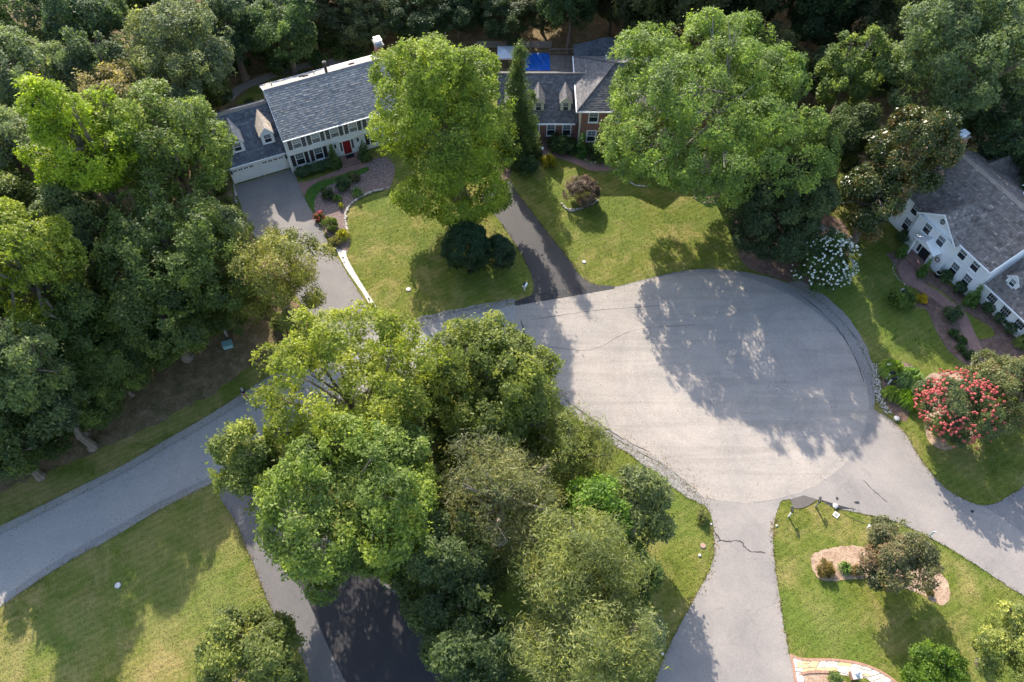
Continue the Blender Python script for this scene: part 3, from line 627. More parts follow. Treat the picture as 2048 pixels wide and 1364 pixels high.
for x in (-5.08, -1.71):
    fr = MB(); hw = 1.3
    fr.box(x - hw - 0.14, x - hw, 0.72, 0.797, 0, 1.75); fr.box(x + hw, x + hw + 0.14, 0.72, 0.797, 0, 1.75)
    fr.box(x - hw + 0.36, x + hw - 0.36, 0.72, 0.797, 2.12, 2.26)
    for sx in (-1, 1):
        fr.hexa([(x + sx * (hw + .14), .72, 1.75), (x + sx * hw, .72, 1.75), (x + sx * hw, .797, 1.75), (x + sx * (hw + .14), .797, 1.75),
                 (x + sx * (hw - .36), .72, 2.26), (x + sx * (hw - .36), .72, 2.12), (x + sx * (hw - .36), .797, 2.12), (x + sx * (hw - .36), .797, 2.26)])
    g = MB(); g.prism([(x - hw, .765, 0.03), (x + hw, .765, 0.03), (x + hw, .765, 1.75), (x + hw - .36, .765, 2.12), (x - hw + .36, .765, 2.12), (x - hw, .765, 1.75)], (0, 0.033, 0))
    gd = g.build('garage_door', M['white'], h1); fr.build('door_frame', M['trim'], gd)
    for r in range(4):
        for c in range(4):
            xa, za = x - hw + 0.08 + c * 0.62, 0.1 + r * 0.5
            if r < 3: p = MB(); bar_rect(p, xa, xa + 0.56, 0.748, 0.764, za, za + 0.42, 0.05); p.build('panel', M['trim'], gd)
            else:
                p = MB(); cx, cz = xa + 0.28, 1.78   # bow-tie lights
                for sx in (-1, 1):
                    p.prism([(cx, 0.752, cz - 0.03), (cx + sx * 0.2, 0.752, cz - 0.13), (cx + sx * 0.2, 0.752, cz + 0.13), (cx, 0.752, cz + 0.03)], (0, 0.012, 0))
                p.build('light', M['glass'], gd)
for x in (-6.42, -0.18): wall_lamp(h1, x, 1.75, 0.79)
for x in (-1.45, -4.82): dormer(h1, x, 1.6, 3.35, 3.5, 4.95, 5.78, 1.36, 2.2, 3.25, 'white', 'shake_pale', 'trim', (0.72, 1.05, 4.22))
ch = MB(); ch.box(13.5, 14.3, 6.5, 7.8, 0, 8.2)
chim = ch.build('chimney', M['brick'], h1)
MB().box(13.4, 14.4, 6.4, 7.9, 8.2, 8.38).build('crown_slab', M['concrete'], chim)
c = MB(); c.box(13.6, 14.2, 6.8, 7.5, 8.38, 8.6); c.box(13.5, 14.3, 6.65, 7.65, 8.8, 8.85)
for x in (13.65, 14.15):
    for y in (6.85, 7.45): c.box(x - .03, x + .03, y - .03, y + .03, 8.6, 8.8)
c.build('chimney_cap', M['white_metal'], chim)
vp = MB(); vp.tube([(7.1, 5.3, 7.5), (7.1, 5.3, 8.9)], [.16, .16], 10); vp.lathe([(0.24, 8.9), (0.24, 9.05), (0.0, 9.12)], 10, (7.1, 5.3, 0)); vp.build('flue_pipe', M['dark_metal'], h1)
for x, y in ((1.0, 6.6), (5.9, 6.6)): MB().tube([(x, y, 6.7), (x, y, 7.35)], [.05, .05], 8).build('vent_pipe', M['dark_metal'], h1)
for x, y in ((4.6, 7.7), (4.9, 6.9), (10.3, 6.6)):
    zc = slope_z(y, 4.65, 8.0, 9.72, 4.93); v = MB(); v.hexa([(x - .35, y - .25, zc + .15), (x + .35, y - .25, zc + .15), (x + .35, y + .25, zc - .15), (x - .35, y + .25, zc - .15), (x - .3, y - .2, zc + .33), (x + .3, y - .2, zc + .33), (x + .3, y + .2, zc + .08), (x - .3, y + .2, zc + .08)])
    v.build('roof_vent', M['dark_metal'], h1)
st = MB(); st.box(5.5, 7.9, -1.0, -0.24, 0, 0.3); st.box(5.45, 7.95, -1.4, -1.003, 0, 0.2); st.box(5.4, 8.0, -1.8, -1.403, 0, 0.1)
so = thing('brick_steps', 'three broad brick steps below the red front door', 'steps', (-25.13, 67.09, 0), math.radians(24.1))
for (x0, x1, y0, y1, z1) in ((5.5, 7.9, -1.0, -0.24, .3), (5.45, 7.95, -1.4, -1.003, .2), (5.4, 8.0, -1.8, -1.403, .1)): MB().box(x0, x1, y0, y1, 0.025, z1).build('step', M['brick_path'], so)
mt = MB().box(6.2, 7.2, -0.9, -0.3, 0.303, 0.33).build('doormat', M['black_cloth'], None); mt.location = (-25.13, 67.09, 0); mt.rotation_euler = (0, 0, math.radians(24.1)); tag(mt, 'black doormat on the brick step at the red door', 'doormat')

# ------------------------------------------------------------------ red brick house (upper middle)
h2 = thing('brick_house', 'red brick house with charcoal hipped roof, half hidden behind the big spreading tree', 'house', (7.7, 71.5, 0))
W2_ = 15.0; D2 = 9.0; rz2 = 8.0
MB().box(0, W2_, 0, D2, 0, 5.28).build('wall', M['brick'], h2)
E_ = 0.4; e0, e1, f0, f1 = -E_, W2_ + E_, -E_, D2 + E_; ym = D2 / 2; xa, xb = e0 + 4.36, e1 - 4.36
roof(h2, [[(e0, f0, 5.3), (e1, f0, 5.3), (xb, ym, rz2), (xa, ym, rz2)], [(e1, f1, 5.3), (e0, f1, 5.3), (xa, ym, rz2), (xb, ym, rz2)],
          [(e0, f1, 5.3), (e0, f0, 5.3), (xa, ym, rz2)], [(e1, f0, 5.3), (e1, f1, 5.3), (xb, ym, rz2)]], M['shingle_dark'], course=0.2, tab=0.3, lift=0.04)
cp = MB()
for a, b in (((e0, f0, 5.3), (xa, ym, rz2)), ((e0, f1, 5.3), (xa, ym, rz2)), ((e1, f0, 5.3), (xb, ym, rz2)), ((e1, f1, 5.3), (xb, ym, rz2)), ((xa, ym, rz2), (xb, ym, rz2))):
    cp.tube([Vector(a) + Vector((0, 0, .02)), Vector(b) + Vector((0, 0, .02))], [.09, .09], 6)
cp.build('hip_cap', M['shingle_dark'], h2)
g = MB(); g.box(e0, e1, f0 - .12, f0 - .003, 5.16, 5.3); g.box(e0 - .12, e0 - .003, f0 - .12, f1, 5.16, 5.3); g.build('gutter', M['trim'], h2)
MB().prism([(3.6, -0.35, 5.3), (6.1, -0.35, 6.55), (8.6, -0.35, 5.3)], (0, 0.3, 0)).build('front_gable', M['cream'], h2)
roof(h2, [[(3.3, -0.5, 5.2), (3.3, 1.9, 5.2), (6.1, 2.2, 6.68), (6.1, -0.5, 6.68)], [(8.9, 1.9, 5.2), (8.9, -0.5, 5.2), (6.1, -0.5, 6.68), (6.1, 2.2, 6.68)]], M['shingle_dark'], 'gable_roof', course=0.2, tab=0.3, lift=0.04)
for x, z, wd, ht in ((1.55, 4.2, 0.95, 1.35), (1.52, 1.4, 0.95, 1.5), (4.6, 4.2, .95, 1.35), (4.6, 1.4, .95, 1.5), (7.6, 4.2, .95, 1.35), (10.5, 4.2, .95, 1.35), (10.5, 1.4, .95, 1.5), (13.4, 4.2, .95, 1.35), (13.4, 1.4, .95, 1.5)):
    window(h2, x, z, wd, ht, -0.004, 0.1, 2, 2, 'trim')
db = MB(); db.box(7.1, 8.1, -0.07, -0.003, 0.1, 2.2); db.build('door', M['black'], h2)
cq = MB(); cq.box(-0.05, 0.16, -0.06, -0.003, 0, 5.15); cq.build('corner_board', M['cream'], h2)
# wing
gable_body(MB(), -9.2, -0.003, 1.05, 9.6, 0, 2.66, 5.85).build('wing_wall', M['brick'], h2)
roof(h2, [[(-9.4, 0.65, 2.66), (-0.02, 0.65, 2.66), (-0.02, 5.3, 6.0), (-9.4, 5.3, 6.0)], [(-0.02, 9.95, 2.66), (-9.4, 9.95, 2.66), (-9.4, 5.3, 6.0), (-0.02, 5.3, 6.0)]], M['shingle_dark'], 'wing_roof', course=0.2, tab=0.3, lift=0.04)
roof(h2, [[(-0.02, 3.0, 4.42), (1.65, 5.0, 5.78), (1.65, 5.3, 6.0), (-0.02, 5.3, 6.0)]], M['shingle_dark'], 'wing_valley', course=0.2, tab=0.3, lift=0.04)
MB().box(-9.4, -0.42, 0.52, 0.647, 2.53, 2.68).build('gutter', M['trim'], h2)
MB().tube([(-9.4, 5.3, 6.03), (-0.02, 5.3, 6.03), (1.4, 5.3, 6.03)], [.1, .1, .1], 6).build('ridge_cap', M['shake_pale'], h2)
for x in (-7.0, -5.0, -3.15, -1.3): window(h2, x, 1.42, 0.86, 1.6, 1.045, 0.1, 2, 2, 'trim')
for x in (-1.52, -4.65, -7.8): dormer(h2, x, 1.9, 3.1, 3.3, 4.85, 5.5, 1.15, 2.3, 2.75, 'cream', 'shingle_dark', 'cream', (0.56, 1.05, 4.08))
MB().tube([(3.1, 6.4, 6.9), (3.1, 6.4, 7.6)], [.07, .07], 8).build('vent_pipe', M['white_metal'], h2)
# garden shelter with hip roof behind
gz = thing('garden_pavilion', 'open garden pavilion with a dark hipped roof behind the brick house', 'pavilion', (11.8, 85.4, 0))
pw, pd = 4.1, 1.35
for sx in (-1, 1):
    for sy in (-1, 1): MB().box(sx * (pw - .3) - .09, sx * (pw - .3) + .09, sy * (pd - .3) - .09, sy * (pd - .3) + .09, 0, 2.6).build('post', M['deck'], gz)
roof(gz, [[(-pw, -pd, 2.6), (pw, -pd, 2.6), (0.3, 0, 4.7), (-0.3, 0, 4.7)], [(pw, pd, 2.6), (-pw, pd, 2.6), (-0.3, 0, 4.7), (0.3, 0, 4.7)], [(-pw, pd, 2.6), (-pw, -pd, 2.6), (-0.3, 0, 4.7)], [(pw, -pd, 2.6), (pw, pd, 2.6), (0.3, 0, 4.7)]], M['shingle_slate'], course=0.25, tab=0.4, lift=0.04)
dk = thing('timber_deck', 'weathered timber deck between the blue pool cover and the brick house', 'deck', (5.3, 84.6, 0))
for k in range(24): MB().box(-0.5 + 0.0, 3.2, -1.6 + k * .2, -1.6 + k * .2 + .18, 0.3, 0.36).build('plank', M['deck'], dk)
MB().box(-0.45, 3.15, -1.55, 3.15, 0.02, 0.28).build('joists', M['deck'], dk)
rl = MB(); 
for x in (-0.5, 0.7, 1.9, 3.1): rl.box(x - .05, x + .05, 3.15, 3.25, 0.02, 1.35)
rl.box(-0.55, 3.15, 3.13, 3.27, 1.25, 1.35); rl.box(-0.55, 3.15, 3.17, 3.22, .7, .78); rl.build('railing', M['deck'], dk)
tp = MB(); rng = random.Random(4)
gxn, gyn = 14, 14; tw, th = 3.3, 3.5
def tz(i, j): return 0.42 - 0.16 * math.sin(math.pi * i / gxn) * math.sin(math.pi * j / gyn) + 0.03 * math.sin(i * 1.9 + j * .8)
for i in range(gxn):
    for j in range(gyn):
        tp.face([(-tw / 2 + tw * a / gxn, -th / 2 + th * b / gyn, tz(a, b)) for a, b in ((i, j), (i + 1, j), (i + 1, j + 1), (i, j + 1))])
tq = thing('pool_cover', 'bright blue tarpaulin cover stretched over a raised square pool', 'pool cover', (3.2, 86.4, 0))
tp.build('tarpaulin', M['tarp'], tq)
rm = MB(); bar_rect(rm, -tw / 2 - .12, tw / 2 + .12, -0.2, .2, 0, .1, .1)
pw_ = MB(); pw_.box(-tw / 2 - .1, -tw / 2, -th / 2 - .1, th / 2 + .1, 0, .4); pw_.box(tw / 2, tw / 2 + .1, -th / 2 - .1, th / 2 + .1, 0, .4); pw_.box(-tw / 2, tw / 2, -th / 2 - .1, -th / 2, 0, .4); pw_.box(-tw / 2, tw / 2, th / 2, th / 2 + .1, 0, .4)
pw_.build('pool_wall', M['deck'], tq)
cn = thing('garden_canopy', 'pale canvas canopy beside the blue pool cover', 'canopy', (-0.8, 86.4, 0))
for sx in (-1, 1):
    for sy in (-1, 1): MB().tube([(sx * .9, sy * 1.1, 0), (sx * .9, sy * 1.1, 1.9)], [.04, .04], 6).build('pole', M['white_metal'], cn)
c = MB()
for k in range(4):
    q = [(-1.05, -1.25, 1.85), (1.05, -1.25, 1.85), (1.05, 1.25, 1.85), (-1.05, 1.25, 1.85)]; c.face([q[k], q[(k + 1) % 4], (0, 0, 2.25)])
    c.face([q[k], q[(k + 1) % 4], (q[(k + 1) % 4][0], q[(k + 1) % 4][1], 1.65), (q[k][0], q[k][1], 1.65)])
c.build('canopy_top', M['canopy'], cn)
fb = thing('garden_fence', 'low pale timber fence running behind the pool and canopy', 'fence', (-4.5, 89.6, 0))
for k in range(9): MB().box(k * 1.2 - .05, k * 1.2 + .05, -.05, .05, 0, 1.2).build('post', M['deck'], fb)
for z in (.25, .5, .75, 1.0): MB().box(0, 9.6, -.09, -.053, z, z + .2).build('rail', M['concrete'], fb)

# ------------------------------------------------------------------ white house on the right
h3 = thing('gabled_white_house', 'white house with weathered shake roof, pedimented front gable and brick chimney at the right edge', 'house', (46.61, 48.81, 0), math.radians(-63.05))
X0 = -12.2
gable_body(MB(), X0, 0, 0, 11.0, 0, 4.68, 7.62).build('wall', M['white'], h3)
siding(h3, X0, 0, 0, 0.2, 4.6, -1); siding(h3, 0, 11.0, 0, 0.2, 7.4, 1, 'y', top=lambda z: (0, 11.0) if z < 4.68 else ((z - 4.68) / 2.94 * 5.5, 11 - (z - 4.68) / 2.94 * 5.5))
roof(h3, [[(X0 - .15, -0.38, 4.68), (0.12, -0.38, 4.68), (0.12, 5.5, 7.8), (X0 - .15, 5.5, 7.8)], [(0.12, 11.38, 4.68), (X0 - .15, 11.38, 4.68), (X0 - .15, 5.5, 7.8), (0.12, 5.5, 7.8)]], M['shingle_wood'], course=0.24, tab=0.26, lift=0.055)
MB().prism([(X0 - .15, 5.2, 7.68), (X0 - .15, 5.5, 7.9), (X0 - .15, 5.8, 7.68), (X0 - .15, 5.5, 7.78)], (-X0 + .27, 0, 0)).build('ridge_cap', M['shake_pale'], h3)
MB().box(-3.9, 0.12, -0.51, -0.383, 4.56, 4.7).build('gutter', M['trim'], h3)
for ys, yr in ((-0.38, 5.5), (11.38, 5.5)):
    rk = MB(); rk.hexa([(.122, ys, 4.42), (.2, ys, 4.42), (.2, yr, 7.54), (.122, yr, 7.54), (.122, ys, 4.74), (.2, ys, 4.74), (.2, yr, 7.87), (.122, yr, 7.87)]); rk.build('rake_board', M['trim'], h3)
# front gable wing
wx0, wx1, wf = -8.95, -4.05, -0.65; wm = (wx0 + wx1) / 2
MB().prism([(wx0, wf, 0), (wx0, wf, 4.62), (wm, wf, 6.5), (wx1, wf, 4.62), (wx1, wf, 0)], (0, 4.0, 0)).build('front_gable', M['white'], h3)
siding(h3, wx0, wx1, wf, 0.2, 4.4, -1); siding(h3, wx0, wx1, wf, 4.85, 6.4, -1, top=lambda z: (wx0 + (z - 4.62) / 1.88 * 2.45, wx1 - (z - 4.62) / 1.88 * 2.45))
k = 2.06 / 2.55; gx0, gx1 = wx0 - .12, wx1 + .12
yb = 4.0
roof(h3, [[(gx0 - .1, wf - .42, 4.62), (gx0 - .1, 0.2, 4.62), (wm, 3.55, 6.72), (wm, wf - .42, 6.72)], [(gx1 + .1, 0.2, 4.62), (gx1 + .1, wf - .42, 4.62), (wm, wf - .42, 6.72), (wm, 3.55, 6.72)]], M['shingle_wood'], 'gable_roof', course=0.24, tab=0.26, lift=0.05)
pt = MB(); pt.box(gx0 - .1, gx1 + .1, wf - .3, wf - .003, 4.42, 4.6); pt.box(gx0 - .12, gx1 + .12, wf - .4, wf - .303, 4.52, 4.64)
for sx, a in ((1, gx0 - .1), (-1, gx1 + .1)):
    pt.hexa([(a, wf - .46, 4.46), (wm, wf - .46, 6.54), (wm, wf - .423, 6.54), (a, wf - .423, 4.46), (a, wf - .46, 4.68), (wm, wf - .46, 6.78), (wm, wf - .423, 6.78), (a, wf - .423, 4.68)])
pt.build('pediment', M['trim'], h3)
ov = MB(); ov.lathe([(0.30, 0), (0.30, 0.06), (0.2, 0.06), (0.2, 0.0)], 18); o_ = ov.build('oval_window', M['black'], h3, (wm, wf - .004, 5.55)); o_.rotation_euler = (math.radians(90), 0, 0); o_.scale = (0.85, 1.05, 1)
mv = MB()
for a in range(3): mv.tube([(.2 * math.cos(a * math.pi / 3), .2 * math.sin(a * math.pi / 3), .04), (-.2 * math.cos(a * math.pi / 3), -.2 * math.sin(a * math.pi / 3), .04)], [.03, .03], 4)
mv.lathe([(0.2, 0.012), (0.0, 0.012)], 18); mv.build('oval_pane', M['glass_up'], o_)
for x, y, z, wd, ht in ((-7.42, wf, 3.7, .82, 1.35), (-5.55, wf, 3.7, .82, 1.35), (-9.95, 0, 3.75, .8, 1.3), (-9.95, 0, 1.5, .8, 1.5), (-3.22, 0, 3.75, .82, 1.3), (-1.5, 0, 3.75, .82, 1.3), (-3.05, 0, 1.5, .82, 1.6), (-1.35, 0, 1.5, .82, 1.6), (-11.6, 0, 3.75, .8, 1.3)):
    window(h3, x, z, wd, ht, y - .03, .09, 3, 2)
# portico
py = wf - 1.05; pm = -6.3
po = MB(); po.prism([(pm - 1.35, py, 2.55), (pm, py, 3.2), (pm + 1.35, py, 2.55)], (0, 1.0, 0)); pf = po.build('portico', M['trim'], h3)
for sx in (-1, 1):
    MB().prism([(pm, py - .08, 3.3), (pm + sx * 1.5, py - .08, 2.58), (pm + sx * 1.5, py + 1.0, 2.58), (pm, py + 1.0, 3.3)], (0, 0, -.08)).build('portico_roof', M['white'], pf)
    MB().lathe([(0.16, 0.1), (0.13, 0.2), (0.12, 2.2), (0.16, 2.4), (0.17, 2.548)], 12, (pm + sx * 1.15, py + .15, 0)).build('column', M['trim'], pf)
MB().box(pm - .55, pm + .55, wf - .05, wf - .035, 0.2, 2.3).build('door', M['black'], h3)
for sx in (-1, 1): MB().box(pm + sx * .8 - .16, pm + sx * .8 + .16, wf - .05, wf - .034, 0.5, 2.3).build('sidelight', M['glass'], h3)
pb = MB(); pb.box(pm - 1.5, pm + 1.5, wf - 1.5, wf - .036, .04, .2); pb.build('stoop', M['brick_path'], h3)
for x in (-7.9, -4.75):
    wr = MB()
    rng = random.Random(int(x * 10))
    for k_ in range(90):
        a = k_ * 2.4; r = .24 + rng.uniform(-.06, .06); p = Vector((x + r * math.cos(a), wf - .08 - rng.uniform(0, .06), 1.6 + r * math.sin(a))); d = Vector((rng.uniform(-1, 1), rng.uniform(-1, 0), rng.uniform(-1, 1))) * .07
        wr.face([p, p + d, p + d + Vector((.05, 0, .05)), p + Vector((.05, 0, .05))], rng.random())
    me = wr.mesh('wreath'); o = link('wreath', me, None); me.materials.append(M['petal_red']); me.materials.append(M['leaf_dense'])
    for i_, p_ in enumerate(me.polygons): p_.material_index = 1 if i_ % 3 else 0
    o.location = h3.location; o.rotation_euler = h3.rotation_euler; o.color = (.06, .09, .03, 1)
    tag(o, 'red flower wreath on the white wall ' + ('left' if x < -7 else 'right') + ' of the pedimented entrance', 'wreath', 'wreaths beside the entrance')
# garage wing
gable_body(MB(), 0.003, 9.5, 0.62, 10.2, 0, 2.6, 5.7).build('wing_wall', M['white'], h3); siding(h3, 0.01, 9.5, 0.62, 0.2, 2.5, -1)
roof(h3, [[(0.22, 0.22, 2.6), (9.6, 0.22, 2.6), (9.6, 5.4, 5.85), (0.22, 5.4, 5.85)], [(9.6, 10.5, 2.6), (0.22, 10.5, 2.6), (0.22, 5.4, 5.85), (9.6, 5.4, 5.85)]], M['shingle_wood'], 'wing_roof', course=0.24, tab=0.26, lift=0.05)
MB().box(0.22, 9.6, 0.09, 0.217, 2.48, 2.62).build('gutter', M['trim'], h3)
for x in (1.5, 3.28, 5.05): window(h3, x, 1.72, .95, 1.25, .585, .07, 4, 3, 'trim', single=True)
for x in (1.75, 5.6): dormer(h3, x, 1.5, 3.1, 3.3, 4.3, 4.95, 1.25, 1.9, 2.3, 'white', 'shingle_wood', 'trim', (.55, .8, 3.85))
# rear wing and chimney
gable_body(MB(), -13.0, -7.4, 9, 15.2, 0, 3.6, 5.9, 'y').build('rear_wall', M['white'], h3)
roof(h3, [[(-13.3, 8.6, 3.5), (-13.3, 15.5, 3.5), (-10.2, 15.5, 6.05), (-10.2, 7.9, 6.05)], [(-7.1, 15.5, 3.5), (-7.1, 8.6, 3.5), (-10.2, 7.9, 6.05), (-10.2, 15.5, 6.05)]], M['shingle_wood'], 'rear_roof', course=0.24, tab=0.26, lift=0.05)
ch = MB(); ch.box(-13.2, -12.36, 5.0, 6.6, 0, 8.9); chim = ch.build('chimney', M['brick'], h3)
c = MB(); c.box(-13.3, -12.3, 4.9, 6.7, 8.9, 9.05); c.build('crown_slab', M['concrete'], chim)
c = MB(); c.box(-13.05, -12.5, 5.4, 6.2, 9.05, 9.3); c.box(-13.2, -12.4, 5.2, 6.4, 9.45, 9.5)
for x in (-13.0, -12.55):
    for y in (5.45, 6.15): c.box(x - .03, x + .03, y - .03, y + .03, 9.3, 9.45)
c.build('chimney_cap', M['white_metal'], chim)
an = MB(); bx, by = -4.6, 7.9
an.tube([(bx, by, 6.3), (bx, by, 8.0)], [.035, .035], 6); an.tube([(bx - .9, by, 7.9), (bx + .9, by, 7.9)], [.04, .04], 6)
for k_ in range(6): x = bx - .8 + k_ * .32; an.tube([(x, by - .55 + .05 * k_, 7.92), (x, by + .55 - .05 * k_, 7.92)], [.03, .03], 5)
an.lathe([(0.0, 7.2), (.3, 7.25), (.4, 7.4), (.38, 7.4), (0, 7.28)], 14, (bx, by - .3, 0))
an.build('roof_antenna', M['white_metal'], h3)
# ================================================================== VEGETATION
def fib(n):
    i = np.arange(n) + 0.5; z = 1 - 2 * i / n; a = i * math.pi * (3 - 5 ** .5)
    r = np.sqrt(1 - z * z); return np.stack([r * np.cos(a), r * np.sin(a), z], 1)
def unit(a): return a / (np.linalg.norm(a, axis=-1, keepdims=True) + 1e-9)
def leaves_mesh(name, pos, nrm, tdir, half_l, half_w, tint):
    n = len(pos); b = unit(np.cross(nrm, tdir)); t = unit(np.cross(b, nrm))
    l = half_l[:, None] * t; w_ = half_w[:, None] * b; pass_ = None
    V = np.empty((n, 3, 3), np.float32); V[:, 0] = pos + l; V[:, 1] = pos + w_ - l; V[:, 2] = pos - w_ - l
    me = bpy.data.meshes.new(name); me.vertices.add(n * 3); me.vertices.foreach_set('co', V.reshape(-1))
    me.loops.add(n * 3); me.loops.foreach_set('vertex_index', np.arange(n * 3, dtype=np.int32))
    me.polygons.add(n); me.polygons.foreach_set('loop_start', np.arange(0, n * 3, 3, dtype=np.int32))
    me.update(calc_edges=True)
    a = me.attributes.new('tint', 'FLOAT', 'FACE'); a.data.foreach_set('value', np.clip(tint, 0, 1).astype(np.float32))
    return me
def broad_lobes(rng, rx, rz, k=None, spread=(.50, .74), size=(.27, .42), low=-.72):
    k = k or int(np.clip(5 + rx * 2.2, 7, 26)); d = fib(int(k * 1.35)); d = unit(d + rng.normal(0, .18, d.shape)); d = d[d[:, 2] > low]
    s = rng.uniform(*spread, len(d)); c = d * s[:, None] * np.array([rx, rx, rz]); r = rng.uniform(*size, len(d)) * rx
    # a wandering outline: some lobes push out, others stay back
    c *= (1 + 0.16 * np.sin(3 * np.arctan2(d[:, 1], d[:, 0]) + rng.uniform(0, 6)) * (1 - abs(d[:, 2])))[:, None]
    R = np.stack([r, r, r * np.clip(rz / rx, .7, 1.15) * .85], 1)
    c = np.vstack([c, [[0, 0, 0]]]); R = np.vstack([R, [[rx * .55, rx * .55, rz * .55]]])
    m = int(k * .9); d = unit(rng.normal(0, 1, (m * 2, 3)) + [0, 0, .25]); d = d[d[:, 2] > -.45][:m]           # smaller sprays that break the outline
    s = rng.uniform(.80, .95, len(d)); c = np.vstack([c, d * s[:, None] * np.array([rx, rx, rz])]); r = rng.uniform(.09, .16, len(d)) * rx
    R = np.vstack([R, np.stack([r, r, r * .8], 1)])
    return c * .95, R * .95
def cone_lobes(rng, rx, rz, levels=11, power=.85, per=7):
    c, R = [], []
    for i in range(levels):
        t = (i + .3) / levels; rr = rx * (1 - t) ** power; m = max(1, int(per * (1 - t) + 1))
        for j in range(m):
            a = 2 * math.pi * (j + rng.random()) / m; q = rr * rng.uniform(.42, .66)
            c.append([q * math.cos(a), q * math.sin(a), -rz + 2 * rz * t + rng.normal(0, rz * .03)])
            s = max(rr * .48, rx * .12) * rng.uniform(.8, 1.15); R.append([s, s, max(s * .7, 2 * rz / levels * .8)])
    return np.array(c), np.array(R)
def crown(seed, lobes, n, leaf=.17, aspect=.58, clump=.5, per=46, up=.45, rnd=.75, outw=.65, droop=0.0, spray=0.0, inner=.12, tint_sd=.16, core=.62, top_bias=.25, name='crown'):
    rng = np.random.default_rng(seed); c, R = lobes
    area = (R[:, 0] * R[:, 2]); m = max(8, int(n * (1 - inner) / per)); pick = rng.choice(len(c), m * 2, p=area / area.sum())
    gd = unit(c + 1e-6); d = unit(rng.normal(0, 1, (len(pick), 3)) + gd[pick] * .7 + np.array([0, 0, top_bias]))
    cp = c[pick] + d * R[pick] * rng.uniform(.72, 1.04, (len(pick), 1))
    keep = np.ones(len(cp), bool)
    for i in range(len(c)):
        q = (cp - c[i]) / R[i]; keep &= ~(((q ** 2).sum(1) < core ** 2) & (pick != i))
    cp, d, pick = cp[keep][:m], d[keep][:m], pick[keep][:m]; m = len(cp)
    cs = clump * rng.uniform(.6, 1.35, m); ct = rng.normal(0, tint_sd, m); lt = rng.normal(0, tint_sd * .8, len(c))
    k = np.maximum(6, (per * (cs / clump) ** 1.5).astype(int)); idx = np.repeat(np.arange(m), k); L_ = len(idx)
    dn = d[idx]; a = unit(np.cross(dn, np.array([.13, .2, .97]))); b = np.cross(dn, a)
    g = rng.normal(0, 1, (L_, 3)); s = cs[idx][:, None]
    off = (a * g[:, :1] * (1 + spray) + b * g[:, 1:2] * (1 - .4 * spray)) * s * .62 + dn * g[:, 2:] * s * (.30 + .5 * spray)
    r2 = (off ** 2).sum(1, keepdims=True) / s ** 2; off -= dn * r2 * s * .18
    pos = cp[idx] + off
    nr = unit(dn * outw + np.array([0, 0, up]) + rng.normal(0, rnd * .6, (L_, 3)))
    td = unit(rng.normal(0, 1, (L_, 3)) + dn * (2.2 * spray) + np.array([0, 0, -droop]))
    tint = .5 + ct[idx] + lt[pick[idx]] + rng.normal(0, .13, L_)
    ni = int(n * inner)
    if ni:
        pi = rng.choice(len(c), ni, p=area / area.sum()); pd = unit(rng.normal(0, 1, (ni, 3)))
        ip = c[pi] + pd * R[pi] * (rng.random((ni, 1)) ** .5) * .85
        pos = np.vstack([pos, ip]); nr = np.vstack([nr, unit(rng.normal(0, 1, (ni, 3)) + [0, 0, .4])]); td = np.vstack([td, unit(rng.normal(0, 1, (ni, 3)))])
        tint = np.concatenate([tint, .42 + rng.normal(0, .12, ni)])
    hl = leaf * rng.uniform(.6, 1.35, len(pos))
    return leaves_mesh(name, pos, nr, td, hl, hl * aspect * rng.uniform(.8, 1.2, len(pos)), tint)
def trunk_mesh(seed, zc, rx, rz, lobes, r=.32, limbs=9, lean=(0, 0), name='trunk'):
    """tapered trunk from the ground to the crown, with limbs reaching into the lobes; crown centre is the origin"""
    rng = random.Random(seed); mb = MB(); lx, ly = lean
    top = rz * .45
    path = [(lx, ly, -zc), (lx * .96 + rng.uniform(-.1, .1), ly * .96, -zc + .5), (lx * .7 + rng.uniform(-.2, .2), ly * .7 + rng.uniform(-.2, .2), -zc * .62), (lx * .25 + rng.uniform(-.3, .3), ly * .25 + rng.uniform(-.3, .3), -rz * .35), (rng.uniform(-.3, .3), rng.uniform(-.3, .3), top)]
    mb.tube(path, [r * 1.45, r * 1.05, r * .9, r * .62, r * .14], 8)
    c, R = lobes; order = list(range(len(c))); rng.shuffle(order)
    for i in order[:limbs]:
        e = Vector(c[i]) * 1.0 + Vector((0, 0, R[i][2] * .3)); t = rng.uniform(.15, .75); s = Vector(path[2]).lerp(Vector(path[4]), t)
        if (e - s).length < .5: continue
        mid = s.lerp(e, .5) + Vector((rng.uniform(-.3, .3), rng.uniform(-.3, .3), rng.uniform(0, .5)))
        rr = r * (.5 - .25 * t); mb.tube([s, mid, e], [rr, rr * .62, rr * .18], 5)
        for q in range(3):
            f = e + Vector((rng.uniform(-1, 1), rng.uniform(-1, 1), rng.uniform(-.3, 1))) * R[i][0] * .8; mb.tube([mid.lerp(e, .5), f], [rr * .32, rr * .08], 4, cap=False)
    return mb.mesh(name)
def fit(box, zb, asp=None):
    """crown centre and radii of a tree that fills a pixel box and whose crown starts zb above the ground"""
    u0, u1, v0, v1 = box; u, v = (u0 + u1) / 2, (v0 + v1) / 2; zc = zb + 5
    for _ in range(8):
        dep = (H - zc) * (math.cos(TILT) + math.tan(TILT + math.atan((682 - v) / 1593.0)) * math.sin(TILT)); ppm = 1593.0 / dep
        th = TILT + math.atan((682 - v) / 1593.0); rx = (u1 - u0) / 2 / ppm; b = (v1 - v0) / 2 / ppm
        rz = math.sqrt(max(b * b - (rx * math.cos(th)) ** 2, (rx * .45) ** 2)) / math.sin(th); rz = min(rz, rx * 1.5 if asp is None else rx * asp)
        zc = zb + rz
    p = at(u, v, zc); return p, rx, rz, zc
SEED = [100]
G_FOREST = 'trees in the dark wood behind the houses'
